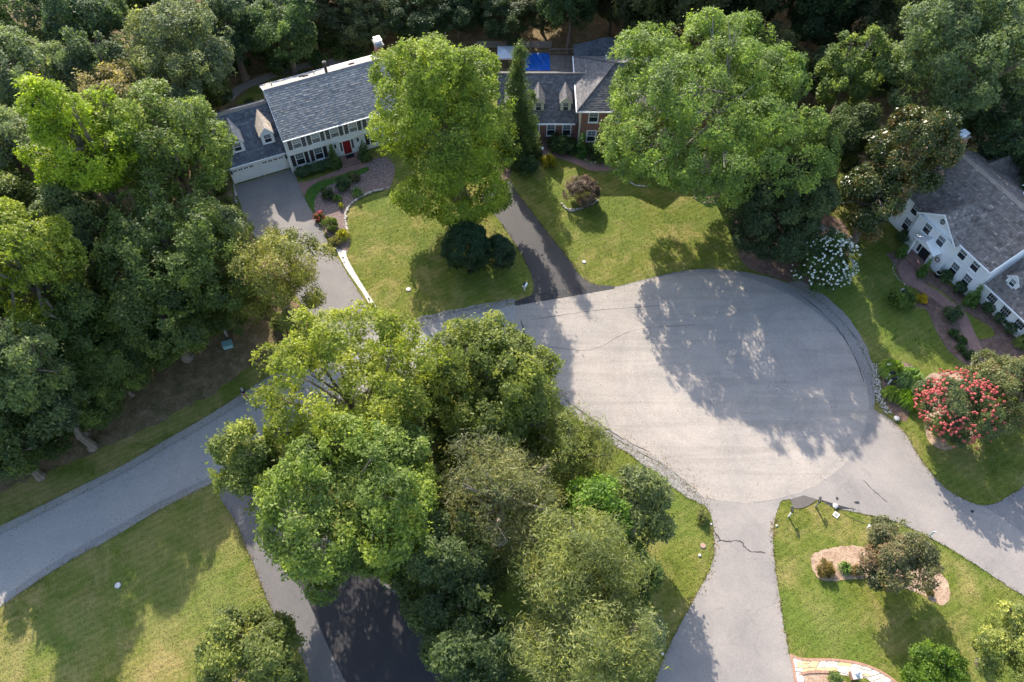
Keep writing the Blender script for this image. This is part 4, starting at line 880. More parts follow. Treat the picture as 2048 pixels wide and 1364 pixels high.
def tree(name, label, box, zb, color, kind='broad', dens=1.0, group=None, mat='leaf', lean=(0, 0), r=None, bark='bark', asp=None, cat='tree', extra=None, **kw):
    if kind in ('broad', 'airy', 'cedar'): cu, cv = (box[0] + box[1]) / 2, (box[2] + box[3]) / 2; box = (cu + (box[0] - cu) * 1.06, cu + (box[1] - cu) * 1.06, cv + (box[2] - cv) * 1.05, cv + (box[3] - cv) * 1.05)
    p, rx, rz, zc = fit(box, zb, asp); SEED[0] += 1; sd_ = SEED[0]; rng = np.random.default_rng(sd_)
    par = dict(leaf=.17, clump=.55, per=46)
    if kind == 'broad': lobes = broad_lobes(rng, rx, rz)
    elif kind == 'airy': lobes = broad_lobes(rng, rx, rz, int(10 + rx * 2.6), (.55, .92), (.16, .27)); par.update(clump=.5, inner=.02, core=.5)
    elif kind == 'cone': lobes = cone_lobes(rng, rx, rz); par.update(leaf=.15, aspect=.42, clump=.38, up=.2, rnd=.7, tint_sd=.12)
    elif kind == 'cedar': lobes = broad_lobes(rng, rx, rz, int(12 + rx * 3), (.5, .85), (.20, .32)); par.update(leaf=.21, aspect=.26, clump=.6, spray=.8, up=.35, rnd=1.1, tint_sd=.13, per=60, inner=.08)
    elif kind == 'dome': lobes = (np.array([[0, 0, 0]]), np.array([[rx * .93, rx * .93, rz * .95]])); par.update(leaf=.10, clump=.3, inner=.06, rnd=.6, tint_sd=.10, top_bias=.1)
    par.update(kw); add = par.pop('add', None)
    if add: A_ = np.array(add); lobes = (np.vstack([lobes[0], A_[:, :3]]), np.vstack([lobes[1], A_[:, 3:] * [[1, 1, .85]]]))
    par['leaf'] *= .8; par['per'] = int(par['per'] * 1.5)
    area = rx * rz * 4 + rx * rx * 2.2
    n = int(np.clip(104 * dens * area * (.17 / par['leaf']) ** 2 * (1.5 if par.get('aspect', .58) < .45 else 1), 250, 110000))
    root = thing(name, label, cat, (p.x, p.y, 0), 0, group)
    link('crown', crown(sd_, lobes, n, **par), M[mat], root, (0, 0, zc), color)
    if kind != 'dome':
        link('trunk', trunk_mesh(sd_, zc, rx, rz, lobes, r or max(.12, .035 * (zc + rz)), int(min(16, 5 + rx * 1.4)), lean), M[bark], root, (0, 0, zc))
    else:
        mb = MB()
        for k in range(5): mb.tube([(0.05 * k, 0, -zc), (.4 * rx * math.cos(k * 1.26), .4 * rx * math.sin(k * 1.26), 0)], [.05, .02], 5)
        link('stems', mb.mesh('stems'), M['bark'], root, (0, 0, zc))
    return root, p, rx, rz, zc, sd_
# colours (leaf reflectance)
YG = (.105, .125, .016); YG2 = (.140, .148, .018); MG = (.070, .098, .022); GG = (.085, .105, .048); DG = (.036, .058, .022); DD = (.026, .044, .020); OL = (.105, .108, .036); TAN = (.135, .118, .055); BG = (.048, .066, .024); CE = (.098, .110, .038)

# --- lone specimens
tree('maple_tree', 'tall bright yellow-green tree between the white house and the evergreen spire', (738, 1040, 48, 442), 1.2, (.106, .138, .020), dens=1.15, lean=(1.0, 1.0), asp=1.3, clump=.6, add=[(1.5, -5.6, -5.8, 2.7), (4.0, -4.6, -5.0, 2.5), (-2.2, -5.2, -5.0, 2.5), (.6, -4.2, -7.6, 2.3), (5.0, -3.0, -7.0, 2.0), (-3.5, -3.5, -6.8, 2.2)])
tree('spreading_oak', 'very broad light green tree with a bare lower trunk in a round mulch bed', (1190, 1668, 24, 402), 4.6, (.088, .124, .030), dens=1.25, lean=(2.0, 3.5), clump=.55, asp=.85, r=.5, bark='bark_pale')
tree('spire_evergreen', 'narrow cone-shaped evergreen between the yellow-green tree and the brick house', (985, 1092, 85, 320), 0.3, (.050, .072, .022), 'cone', asp=3.2, dens=1.1, clump=.45)
tree('dark_holly', 'big dark rounded clipped evergreen below the yellow-green tree on the front lawn', (880, 985, 425, 568), 0.1, (.010, .024, .009), 'dome', mat='leaf_dense', asp=1.2, dens=1.4)
tree('dark_holly', 'smaller dark evergreen bush tucked right beside the big clipped one', (965, 1032, 450, 565), 0.1, (.012, .024, .010), 'dome', mat='leaf_dense', asp=1.3, dens=1.2)
tree('cypress_tree', 'dense dark evergreen clump standing at the top of the turning circle', (1452, 1662, 290, 560), 0.3, (.022, .034, .013), 'broad', mat='leaf_dense', dens=1.25, leaf=.15, aspect=.42, clump=.42, asp=1.1)
tree('cypress_tree', 'taller feathery evergreen rising between the broad oak and the glossy magnolia', (1585, 1705, 215, 420), 4.0, (.045, .062, .020), 'cone', asp=2.2, clump=.45)
tree('magnolia_tree', 'glossy dark green magnolia with bronze leaf backs beside the right-hand house', (1735, 1918, 203, 400), 4.2, (.034, .044, .011), 'broad', mat='leaf_gloss', asp=1.3, leaf=.16, clump=.5, up=.3, rnd=1.1, dens=1.05)
tree('magnolia_tree', 'lower part-shaded magnolia left of the white gable, below the taller glossy one', (1682, 1816, 300, 505), 0.5, (.030, .042, .011), 'broad', mat='leaf_gloss', asp=1.5, leaf=.16, clump=.5, up=.3, rnd=1.1)
tree('thin_crape_tree', 'thin airy tree with pinkish tinges leaning over the grey driveway of the white house', (442, 655, 420, 690), 1.6, (.125, .130, .026), 'airy', mat='leaf_pinkish', dens=.65, leaf=.13, clump=.62, asp=1.0, lean=(-.6, 1.0))
tree('island_tree', 'small round olive-green tree in the wood-chip bed of the lower right lawn', (1710, 1874, 1040, 1188), 0.9, (.080, .082, .036), 'broad', dens=1.1, leaf=.12, clump=.38, asp=.85, mat='leaf_pinkish')
tree('round_tree', 'pale green leafy tree cut by the right edge at the bottom of the lawn', (1955, 2120, 1190, 1400), 0.8, (.120, .138, .042), 'broad', leaf=.13, clump=.42)
tree('round_bush', 'dense rounded dark green bush at the bottom edge beside the flagstone walk', (1800, 1932, 1280, 1420), 0.1, (.060, .100, .014), 'broad', leaf=.11, clump=.35, asp=.9)
tree('laurel_tree', 'broad speckled green-orange tree beside the coral blossom at the right edge', (1925, 2095, 668, 895), 0.6, (.085, .095, .034), 'broad', mat='leaf_pinkish', leaf=.13, clump=.42, asp=.8, dens=1.1)
tree('sapling_tree', 'loose light green tree at the bottom left edge of the shaded driveway', (412, 612, 1206, 1420), 0.8, (.095, .112, .034), 'airy', dens=1.5, leaf=.14, clump=.5, lean=(-.3, 0))
# --- centre group
tree('ash_tree', 'airy yellow-green tree over the road, with pale asphalt glimpsed through its upper branches', (500, 880, 640, 905), 5.0, (.115, .135, .020), 'airy', dens=.7, lean=(1.5, -2.0), r=.36, leaf=.16, clump=.6, asp=.8)
tree('ash_tree', 'sparse branch-tipped tree whose top twigs reach over the road towards the black driveway', (835, 1045, 618, 820), 6.5, (.100, .118, .028), 'airy', dens=.6, lean=(.5, -2), leaf=.16, clump=.55)
tree('linden_tree', 'rounded mid-green tree at the right of the centre clump beside the turning circle', (845, 1125, 660, 905), 3.5, (.090, .108, .026), 'broad', lean=(0, -1), dens=1.0)
tree('tulip_tree', 'largest lower yellow-green tree of the centre clump overhanging the left driveway', (515, 890, 845, 1150), 5.0, (.100, .132, .030), 'broad', dens=1.1, lean=(3.2, 0), clump=.6, asp=.85, r=.42)
tree('tulip_tree', 'outlying light green limb-tree at the far left of the centre clump over the road', (424, 575, 842, 1020), 5.5, (.100, .120, .032), 'airy', dens=1.2, lean=(4.2, 1.0), leaf=.16, r=.2)
tree('old_pine', 'grey-olive thin-needled pine with bare twigs in the middle of the centre clump', (870, 1120, 868, 1105), 4.0, (.092, .096, .044), 'cedar', dens=.62, bark='bark_pale')
tree('thin_cedar', 'feathery see-through olive cedar on the grass next to the gravel shoulder', (1065, 1228, 815, 990), 2.0, (.098, .112, .034), 'cedar', dens=.75)
tree('green_maple', 'vivid green small tree right of the grey-olive pine', (1105, 1275, 950, 1115), 2.5, (.075, .125, .018), 'broad')
tree('grey_oak', 'grey-green tree nearest the pale turning circle at the right of the centre clump', (1200, 1355, 908, 1115), 2.5, (.080, .098, .042), 'broad', asp=1.1)
tree('feather_cedar', 'feathery olive cedar below the vivid green tree', (1040, 1285, 1050, 1215), 4.0, CE, 'cedar', dens=.95)
tree('feather_cedar', 'feathery olive cedar at the bottom edge, nearest the camera', (1030, 1305, 1185, 1400), 3.5, (.102, .114, .042), 'cedar', dens=.95)
tree('silver_maple', 'small silvery-green tree at the bottom edge of the middle lawn strip', (1245, 1328, 1198, 1330), 2.5, (.110, .128, .070), 'broad', leaf=.14)
tree('understorey_tree', 'deeply shaded dark tree under the yellow-green one, above the shaded driveway', (775, 1010, 1050, 1250), 1.0, BG, 'broad', lean=(.5, .5))
tree('understorey_tree', 'dark green tree against the shaded driveway at the bottom edge', (850, 1050, 1215, 1420), 1.5, (.046, .066, .024), 'broad', lean=(1, 0))
tree('understorey_tree', 'dark green tree between the two feathery cedars and the lawn strip', (1170, 1318, 1075, 1225), 1.0, (.060, .085, .024), 'broad')
tree('understorey_tree', 'mid-green filler tree hidden between the yellow-green and rounded trees of the centre clump', (770, 960, 790, 975), 1.0, (.066, .090, .024), 'broad')
tree('understorey_tree', 'mid-green filler tree between the rounded tree and the grey-olive pine', (930, 1110, 780, 945), 1.0, (.075, .094, .028), 'broad')
tree('understorey_tree', 'dark filler tree at the left foot of the grey-olive pine', (850, 1000, 960, 1110), 1.0, (.050, .074, .026), 'broad')
tree('understorey_tree', 'dark filler tree between the feathery evergreen and the glossy magnolia', (1640, 1765, 190, 370), 1.0, (.045, .062, .024), 'broad')
tree('understorey_tree', 'dark filler tree above the shake roof, right of the glossy magnolia', (1870, 1990, 150, 300), 1.0, (.042, .060, .024), 'broad')
# --- wood on the left
LW = [('grey_oak', 'big grey-green tree above the garage at the left edge of the wood', (222, 478, 8, 220), 5, (.088, .105, .050), 'broad'),
 ('dark_oak', 'dark green tree at the top edge left of the big grey-green one', (90, 250, -60, 130), 6, (.052, .078, .034), 'broad'),
 ('grey_oak', 'pale silvery green tree in the top left corner', (-45, 150, 50, 240), 6, (.088, .112, .054), 'broad'),
 ('dark_oak', 'dull green tree wedged below the top left silvery one', (120, 260, 60, 250), 5, (.058, .080, .034), 'broad'),
 ('tan_oak', 'small tan-tipped tree between the grey-green tree and the bright green ones', (150, 292, 128, 262), 8, TAN, 'broad'),
 ('green_oak', 'rounded mid-green tree leaning over the garage roof of the white house', (218, 456, 158, 420), 7, (.090, .118, .030), 'broad'),
 ('lime_tree', 'brightest yellow-green tree of the left wood', (55, 275, 140, 440), 9, (.125, .165, .014), 'broad'),
 ('grey_oak', 'pale grey-green tree at the left edge beside the bright yellow-green one', (-60, 100, 205, 380), 8, (.105, .125, .062), 'broad'),
 ('olive_oak', 'olive tree at the left edge below the pale grey-green one', (-70, 90, 330, 480), 8, (.080, .100, .028), 'broad'),
 ('lime_tree', 'yellow-green tree at the left edge, lower of the two bright ones', (-60, 155, 400, 655), 7, (.105, .130, .018), 'broad'),
 ('grey_oak', 'grey-green crown between the two bright yellow-green trees and the shaded tree', (70, 220, 355, 545), 6, (.070, .090, .040), 'broad'),
 ('shaded_oak', 'large dark shaded tree left of the grey driveway', (200, 495, 365, 660), 2.5, (.066, .090, .026), 'broad'),
 ('grey_oak', 'small silvery tree at the corner of the grey driveway, edge of the wood', (398, 492, 400, 540), 1.5, (.085, .108, .062), 'broad'),
 ('shaded_oak', 'dark tree in front of the large shaded one, over bare ground', (225, 420, 520, 740), 1.0, (.058, .078, .024), 'broad'),
 ('olive_oak', 'half-lit green tree under the lower bright yellow-green one', (80, 235, 545, 750), 3, (.062, .086, .024), 'broad'),
 ('grey_oak', 'greyish dark tree at the left edge halfway down', (-45, 135, 630, 850), 5, (.075, .098, .038), 'broad'),
 ('grey_oak', 'greyish dark tree beside the left-edge one, nearer the bare ground', (60, 172, 730, 915), 3, (.072, .092, .036), 'broad'),
 ('blue_spruce', 'dark bluish tree at the lower edge of the left wood', (135, 218, 715, 860), .5, (.038, .058, .034), 'broad'),
 ('shaded_oak', 'lowest dark tree of the left wood above the grass verge', (-60, 75, 815, 965), 2, (.050, .070, .026), 'broad')]
for nm, lb, bx, zb, colr, kd in LW: tree(nm, lb, bx, zb, colr, kd, dens=.95, cat='tree', leaf=.18)
# --- wood behind the houses
BW = [('pale_tree', 'sparse light green tree with a pale trunk right of the broad oak', (1640, 1765, 45, 250), 4, (.085, .115, .034), 'airy'),
 ('grey_oak', 'large grey-green tree filling the top right corner', (1768, 2075, -45, 265), 5, (.070, .095, .040), 'broad'),
 ('dark_oak', 'dark tree behind the shake-roofed house at the right edge', (1960, 2110, 170, 340), 3, (.036, .058, .026), 'broad'),
 ('dark_oak', 'dark green shrubby tree behind the left end of the white house roof', (490, 640, -25, 145), .5, (.052, .080, .030), 'broad'),
 ('dark_oak', 'dark grey-green tree between the big grey-green tree and the back garden path', (395, 520, -60, 180), 1, (.050, .074, .036), 'broad')]
for nm, lb, bx, zb, colr, kd in BW: tree(nm, lb, bx, zb, colr, kd, leaf=.19)
POOL = []
for i in range(6):
    rng = np.random.default_rng(900 + i); rx, rz = 5.2 + .4 * i, 6.8 + .3 * (i % 3); lob = broad_lobes(rng, rx, rz, low=-.85); zc = 8.6 + .2 * i
    POOL.append((crown(900 + i, lob, 24000, leaf=.17, clump=.6, per=64), trunk_mesh(900 + i, zc, rx, rz, lob, .3, 8), zc))
rngp = random.Random(7)
ORD = 'first second third fourth fifth sixth seventh eighth ninth tenth eleventh twelfth thirteenth fourteenth fifteenth sixteenth seventeenth eighteenth'.split()
def wood_tree(x, y, s, k, sh=1.0, label=None):
    cm, tm, zc = POOL[k % len(POOL)]; z = zc * sh
    t = thing('woodland_tree', label or 'dark leafy tree standing in the shaded wood behind the houses', 'tree', (x, y, 0), rngp.uniform(0, 6.28), G_FOREST); t.scale = (s, s, s * sh)
    h_ = rngp.uniform(.8, 1.2)
    link('crown', cm, M['leaf'], t, (0, 0, zc), (.042 * h_ * rngp.uniform(.85, 1.3), .060 * h_, .024 * h_)); link('trunk', tm, M['bark'], t, (0, 0, zc)); return t
k = 0
for y0, xs in ((90, range(8, 64, 8)), (97, range(-44, 70, 8)), (105, range(-48, 78, 9)), (115, range(-52, 84, 10))):
    for ix, x in enumerate(xs):
        xx, yy = x + rngp.uniform(-2.2, 2.2), y0 + rngp.uniform(-2.0, 2.0)
        hs = 1.25 * rngp.uniform(.9, 1.12)
        if xx < 2: hs *= .60 if yy < 100 else .72
        if -12 < xx < 5: hs *= .72
        wood_tree(xx, yy, rngp.uniform(.85, 1.05), k, hs, 'dark shaded tree, %s from the left in the %s row of the wood behind' % (ORD[ix], {90: 'front', 97: 'second', 105: 'third', 115: 'rear'}[y0])); k += 1
for ix, (x, y) in enumerate(((-31, 90), (-25, 91), (-19, 90), (-13, 91.5), (-7, 92), (-1, 91), (4, 93), (-36, 88), (-40, 84))): wood_tree(x, y, .72, k, .62, 'low dark tree on the bank behind the white house, %s from the right' % ['seventh', 'sixth', 'fifth', 'fourth', 'third', 'second', 'first', 'eighth', 'ninth'][ix]); k += 1
for x, y, s in ((8, 96, .85), (13, 93, .8), (18, 91, .85), (23, 94, .9), (-5, 96, .7)): wood_tree(x, y, s, k, .9); k += 1
for x, y, s in ((47, 84, .9), (56, 80, .95), (38, 88, .9), (29, 91, 1.0), (62, 70, .9), (66, 88, 1.0), (58, 60, .8), (31, 81, .62), (37, 79, .6), (43, 79, .65)): wood_tree(x, y, s, k, .85); k += 1
# trees left of the frame's edge shade the road
for x, y, s in ((-57, 62, 1.0), (-62, 74, 1.05), (-55, 84, 1.0), (-56, 45, .95), (-60, 33, .95), (-45, 92, 1.0), (-50, 30, .8), (-46, 96, .9), (-66, 50, 1.0), (-70, 40, 1.0), (-68, 62, 1.0)): wood_tree(x, y, s, k, 1.25 if y < 58 else .85); k += 1
# lower trees that fill the left wood between the big crowns
G_UN = 'dark understorey trees filling the left wood'
for i, (u, v) in enumerate(((30, 900), (100, 880), (170, 835), (235, 760), (300, 735), (380, 690), (445, 640), (60, 780), (150, 720), (220, 660), (320, 640), (420, 570), (20, 660), (100, 580), (250, 540), (462, 520), (30, 540), (150, 450), (330, 420), (40, 400), (200, 320), (395, 330), (0, 930), (60, 925), (135, 900), (205, 850), (265, 790), (345, 720), (470, 655), (120, 260), (300, 210), (425, 240), (60, 150), (180, 110), (280, 70))):
    p = at(u, v); s = rngp.uniform(.50, .66); zc = POOL[i % 6][2]; t = thing('understorey_tree', 'dark low tree filling a gap under the big crowns of the left wood', 'tree', (p.x, p.y, 0), i * 1.1, G_UN); t.scale = (s, s, s * .85)
    h_ = rngp.uniform(.8, 1.25); link('crown', POOL[i % 6][0], M['leaf'], t, (0, 0, zc), (.062 * h_, .084 * h_, .023 * h_)); link('trunk', POOL[i % 6][1], M['bark'], t, (0, 0, zc))
# understorey scrub
SHRUB = []
for i in range(5):
    rng = np.random.default_rng(950 + i); lob = broad_lobes(rng, 1.5, 1.1, 9); SHRUB.append(crown(950 + i, lob, 2600, leaf=.12, clump=.32, per=30))
def shrub(name, label, u, v, r_px, color, i=0, mat='leaf', group=None, hz=1.0, cat='shrub'):
    p = at(u, v + r_px * .55, 0); dep = H * (math.cos(TILT) + p.y / H * math.sin(TILT)); r = r_px / (1593.0 / dep); s = r / 1.5
    t = thing(name, label, cat, (p.x, p.y, 0), i * 1.3 + u, group); t.scale = (s, s, s * hz)
    me = SHRUB[i % 5]
    if mat != 'leaf':
        me = SH2.setdefault((i % 5, mat), SHRUB[i % 5].copy()); me.materials.clear(); me.materials.append(M[mat])
    link('foliage', me, M[mat], t, (0, 0, .95), color)
    mb = MB()
    for q in range(4): mb.tube([(0, 0, 0), (.5 * math.cos(q * 1.6), .5 * math.sin(q * 1.6), .9)], [.05, .02], 4)
    link('stems', STEM.setdefault(0, mb.mesh('stems')), M['bark'], t); return t
SH2, STEM = {}, {}
G_SC = 'scrub on the bank behind the white house'
for i, (u, v, r) in enumerate(((560, 130, 26), (600, 100, 30), (640, 118, 24), (690, 95, 28), (720, 115, 22), (530, 95, 26), (480, 130, 24), (660, 75, 30), (580, 65, 30), (610, 150, 14), (740, 75, 26), (500, 60, 28), (790, 110, 22), (820, 60, 30), (700, 50, 28), (500, 210, 16), (470, 235, 20))):
    shrub('scrub_bush', 'low dark green bush on the bank behind the white house', u, v, r, (.042, .068, .024), i, group=G_SC)
G_LW = 'undergrowth at the edge of the left wood'
for i, (u, v, r) in enumerate(((455, 400, 16), (440, 375, 16), (470, 440, 18), (640, 680, 18), (615, 690, 16), (590, 665, 20), (560, 640, 22), (530, 600, 20), (505, 560, 18))):
    shrub('undergrowth_bush', 'small mixed bush in the undergrowth at the edge of the left wood', u, v, r, [(.075, .09, .03), (.06, .085, .025), (.11, .08, .045)][i % 3], i, group=G_LW)
# --- shrubs one can name
tree('weeping_maple', 'rounded bronze-brown weeping maple ringed with stones on the lawn of the brick house', (1124, 1202, 350, 416), 0.15, (.135, .092, .066), 'dome', leaf=.10, clump=.3, asp=.8, cat='shrub', dens=1.2, tint_sd=.2)
shrub('golden_shrub', 'yellow-green mounded shrub beside the brick walk of the brick house', 1098, 318, 16, (.165, .145, .014), 1)
shrub('foundation_bush', 'dark bush left of the golden shrub at the evergreen spire', 1052, 325, 26, (.04, .065, .028), 2)
shrub('foundation_bush', 'dark bush under the left windows of the brick house', 1118, 284, 24, (.034, .055, .02), 3)
shrub('foundation_bush', 'dark bush beside the cone-shaped evergreen, towards the golden shrub', 1140, 296, 18, (.03, .05, .02), 1)
shrub('foundation_bush', 'dark low bush right of the cone-shaped evergreen', 1182, 300, 18, (.034, .056, .02), 4)
shrub('foundation_bush', 'dark low bush along the brick walk under the broad oak', 1205, 312, 16, (.05, .075, .02), 0)
shrub('foundation_bush', 'dark bush below the lower right window of the brick house', 1225, 296, 20, (.032, .052, .02), 2)
shrub('yellow_bush', 'yellow-green bush under the blossom tree at the corner of the right-hand lawn', 1888, 852, 34, (.185, .165, .022), 2, hz=1.2)
shrub('bed_shrub', 'grey-green shrub in the middle of the pebble bed', 688, 365, 17, (.045, .075, .034), 0)
shrub('bed_shrub', 'dark green low shrub nearest the grass crescent in the pebble bed', 655, 385, 15, (.04, .062, .028), 1)
shrub('bed_shrub', 'greenish brown shrub at the top of the pebble bed', 710, 352, 13, (.085, .085, .04), 2)
shrub('bed_shrub', 'bushy green plant by the grey driveway, above the spiky yellow one', 662, 447, 17, (.10, .125, .03), 3, hz=1.2)
shrub('bed_shrub', 'olive low plant at the lower end of the pebble bed by the driveway', 668, 482, 13, (.10, .098, .028), 4)
shrub('bed_shrub', 'tiny green plant at the bottom end of the white gravel strip', 745, 612, 9, (.10, .115, .02), 4)
shrub('bronze_bush', 'round bronze-olive bush at the left end of the wood-chip island bed', 1647, 1130, 20, (.115, .088, .026), 3)
shrub('bronze_bush', 'smaller bronze bush close to the island tree', 1712, 1136, 13, (.12, .085, .032), 1)
shrub('bronze_bush', 'tiny olive tuft at the right end of the island bed', 1858, 1180, 9, (.10, .09, .03), 1)
shrub('birdbath_shrub', 'green shrub around the stone birdbath', 1797, 592, 27, (.062, .095, .02), 2)
shrub('golden_mound', 'small golden shrub beside the birdbath', 1841, 594, 12, (.26, .20, .012), 3)
shrub('walk_bush', 'loose dark bush overhanging the curved brick walk', 1902, 625, 18, (.045, .07, .034), 4, hz=1.3)
for i, (u, v, r, s_) in enumerate(((1905, 664, 11, 'upper'), (1921, 677, 11, 'middle'), (1919, 694, 10, 'lower'))):
    shrub('bed_bush', s_ + ' bush of the three in the mulch beside the curved brick walk', u, v, r, (.036, .066, .02), i)
shrub('bed_bush', 'dark bush in the mulch where the walk disappears under the laurel', 1935, 706, 12, (.034, .06, .02), 3)
shrub('flower_plant', 'leafy plant in the flower bed below the flagstone walk', 1668, 1350, 16, (.09, .125, .04), 2)
shrub('shoulder_scrub', 'weedy green tuft by the gravel at the mouth of the lower driveway', 1405, 1030, 14, (.09, .10, .035), 1)
# clipped balls and cones
def clipped(name, label, u, v, r, h, color, cone=False, group=None, mat='leaf_dense'):
    p = at(u, v, 0); SEED[0] += 1; rng = np.random.default_rng(SEED[0])
    t = thing(name, label, 'shrub', (p.x, p.y, 0), 0, group)
    if cone: lob = cone_lobes(rng, r, h / 2, 9, .75, 6); kw = dict(leaf=.07, clump=.16, aspect=.5, per=26, tint_sd=.08, rnd=.6)
    else: lob = (np.array([[0, 0, 0]]), np.array([[r, r, h / 2]])); kw = dict(leaf=.06, clump=.15, per=26, tint_sd=.08, rnd=.6, top_bias=.1)
    link('foliage', crown(SEED[0], lob, int(900 + 1500 * r * h), **kw), M[mat], t, (0, 0, h / 2 + .08), color)
    link('stem', MB().tube([(0, 0, 0), (0, 0, h * .6)], [.06, .03], 6).mesh('stem'), M['bark'], t); return t
BX = (.026, .050, .016)
for i, (u, v, r, lb) in enumerate(((1803, 482, .72, 'round clipped bush at the left end of the white gable, partly under the magnolia'), (1885, 562, .72, 'round clipped bush beside the black urn at the white wall'), (1914, 584, .70, 'round clipped bush under the lower right window pair of the shake-roofed house'),
        (1973, 623, .66, 'round clipped bush under the first garage window, right of the big cone'), (1995, 643, .66, 'round clipped bush under the second garage window'), (2016, 664, .66, 'round clipped bush lowest in the row along the garage wing'))):
    clipped('boxwood_ball', lb, u, v, r, r * 1.8, BX)
clipped('cone_shrub', 'clipped green cone left of the entrance of the shake-roofed house', 1800, 512, .55, 2.3, (.045, .085, .016), True)
clipped('cone_shrub', 'clipped green cone right of the entrance of the shake-roofed house', 1841, 549, .55, 2.3, (.045, .085, .016), True)
clipped('cone_shrub', 'largest clipped green cone at the inner corner of the garage wing', 1937, 606, .85, 2.7, (.048, .088, .018), True)
clipped('cone_shrub', 'light green cone shrub at the right edge above the laurel', 2040, 690, .8, 2.2, (.10, .125, .03), True)
clipped('cone_shrub', 'slim dark green cone against the brick house corner', 1162, 310, .75, 3.6, (.036, .078, .016), True)
clipped('pyramid_shrub', 'green pyramid left of the red front door', 671, 332, .80, 3.0, (.050, .080, .022), True)
clipped('pyramid_shrub', 'green pyramid right of the red front door', 731, 318, .85, 2.7, (.046, .075, .022), True)
# clipped hedge along the white house
hg = thing('clipped_hedge', 'dark clipped hedge along the front of the white house between garage and front door', 'hedge', (-25.13, 67.09, 0), math.radians(24.1))
lob = (np.array([[.7 + .42 * k, -1.05 - .05 * (k % 2), 0] for k in range(11)]), np.array([[.55, .62, .55]] * 11))
link('foliage', crown(77, lob, 9000, leaf=.07, clump=.2, per=30, tint_sd=.09, core=.7), M['leaf_dense'], hg, (0, 0, .62), (.034, .058, .026))
sm = MB()
for k in range(11): sm.tube([(.7 + .42 * k, -1.05, 0), (.7 + .42 * k, -1.05, .5)], [.04, .03], 4)
link('stems', sm.mesh('stems'), M['bark'], hg)
# blossom: clusters of petals
def petals(seed, centres, nrm, r, n, leaf):
    rng = np.random.default_rng(seed); m = len(centres); k = max(4, n // m); idx = np.repeat(np.arange(m), k)
    d = unit(rng.normal(0, 1, (len(idx), 3)) + nrm[idx] * .6); pos = centres[idx] + d * r * rng.uniform(.3, 1, (len(idx), 1)); hl = leaf * rng.uniform(.7, 1.3, len(idx))
    return leaves_mesh('flowers', pos, d, unit(rng.normal(0, 1, (len(idx), 3))), hl, hl * .8, .5 + rng.normal(0, .2, len(idx)))
rt, p, rx, rz, zc, sd_ = tree('crape_myrtle', 'coral-pink flowering tree beside the ornamental grass', (1838, 2000, 742, 888), 0.9, (.060, .078, .034), 'broad', leaf=.12, clump=.4, asp=.8, dens=.9)
rng = np.random.default_rng(5); d = unit(rng.normal(0, 1, (900, 3)) + [-.35, .05, .45]); d = d[d[:, 2] > -.3][:480]
d = d[(np.sin(d[:, 0] * 5.1 + 1) + np.sin(d[:, 1] * 6.3) + np.sin(d[:, 2] * 7 + d[:, 0] * 4)) > -.75]
cc = d * np.array([rx, rx, rz]) * rng.uniform(.80, 1.0, (len(d), 1))
link('flowers', petals(3, cc, d, .14, 12500, .05), M['petal_pink'], rt, (0, 0, zc))
rt, p, rx, rz, zc, sd_ = tree('hydrangea_shrub', 'large shrub covered in white flower heads at the top of the turning circle', (1578, 1712, 452, 578), 0.1, (.045, .075, .022), 'broad', asp=.75, leaf=.12, mat='leaf')
d = unit(rng.normal(0, 1, (900, 3)) + [.25, -.35, .35]); d = d[d[:, 2] > -.3][:420]; d = d[(np.sin(d[:, 0] * 4.3 + 2) + np.sin(d[:, 1] * 5.7) + np.sin(d[:, 2] * 6 + d[:, 0] * 3)) > -1.1]; cc = d * np.array([rx, rx, rz]) * rng.uniform(.85, 1.03, (len(d), 1))
link('flowers', petals(4, cc, d, .11, 6500, .06), M['petal_white'], rt, (0, 0, zc))
t = shrub('rose_bush', 'red-flowered small bush at the edge of the grey driveway', 641, 432, 12, (.07, .08, .03), 2)
d = unit(rng.normal(0, 1, (30, 3)) + [0, 0, .8]); link('flowers', petals(6, d * np.array([1.5, 1.5, 1.1]), d, .3, 420, .14), M['petal_red'], t, (0, 0, .95))
# strap-leaved plants and ornamental grass
def grass_plant(name, label, u, v, r, h, n, color, wdt=.03, group=None, cat='grass clump', mat='leaf', seed=1):
    p = at(u, v, 0); rng = np.random.default_rng(seed + int(u)); V, F = [], []
    for i in range(n):
        a = rng.uniform(0, 2 * math.pi); q = rng.uniform(.15, 1) ** .7; rr = r * q; hh = h * (1.05 - .55 * q) * rng.uniform(.8, 1.15); b0 = rng.uniform(0, r * .22)
        ca, sa = math.cos(a), math.sin(a); base = len(V)
        for k_, (t_, zf) in enumerate(((0, 0), (.35, .75), (.7, 1.0), (1.0, .78 - .5 * q))):
            x, y, z = (b0 + (rr - b0) * t_) * ca, (b0 + (rr - b0) * t_) * sa, max(.02, hh * zf); w_ = wdt * (1 - .8 * t_ ** 2)
            V += [(x - sa * w_, y + ca * w_, z), (x + sa * w_, y - ca * w_, z)]
        for k_ in range(3): F.append((base + 2 * k_, base + 2 * k_ + 1, base + 2 * k_ + 3, base + 2 * k_ + 2))
    me = bpy.data.meshes.new('blades'); me.from_pydata(V, [], F); me.update()
    at_ = me.attributes.new('tint', 'FLOAT', 'FACE'); at_.data.foreach_set('value', np.repeat(np.clip(.5 + rng.normal(0, .32, n), 0, 1), 3).astype(np.float32))
    t = thing(name, label, cat, (p.x, p.y, 0), 0, group); link('blades', me, M[mat], t, None, color); return t
OG = (.15, .20, .04)
grass_plant('ornamental_grass', 'upper fountain of tall ornamental grass behind the row of mailboxes', 1781, 745, 1.45, 1.7, 800, OG, .045)
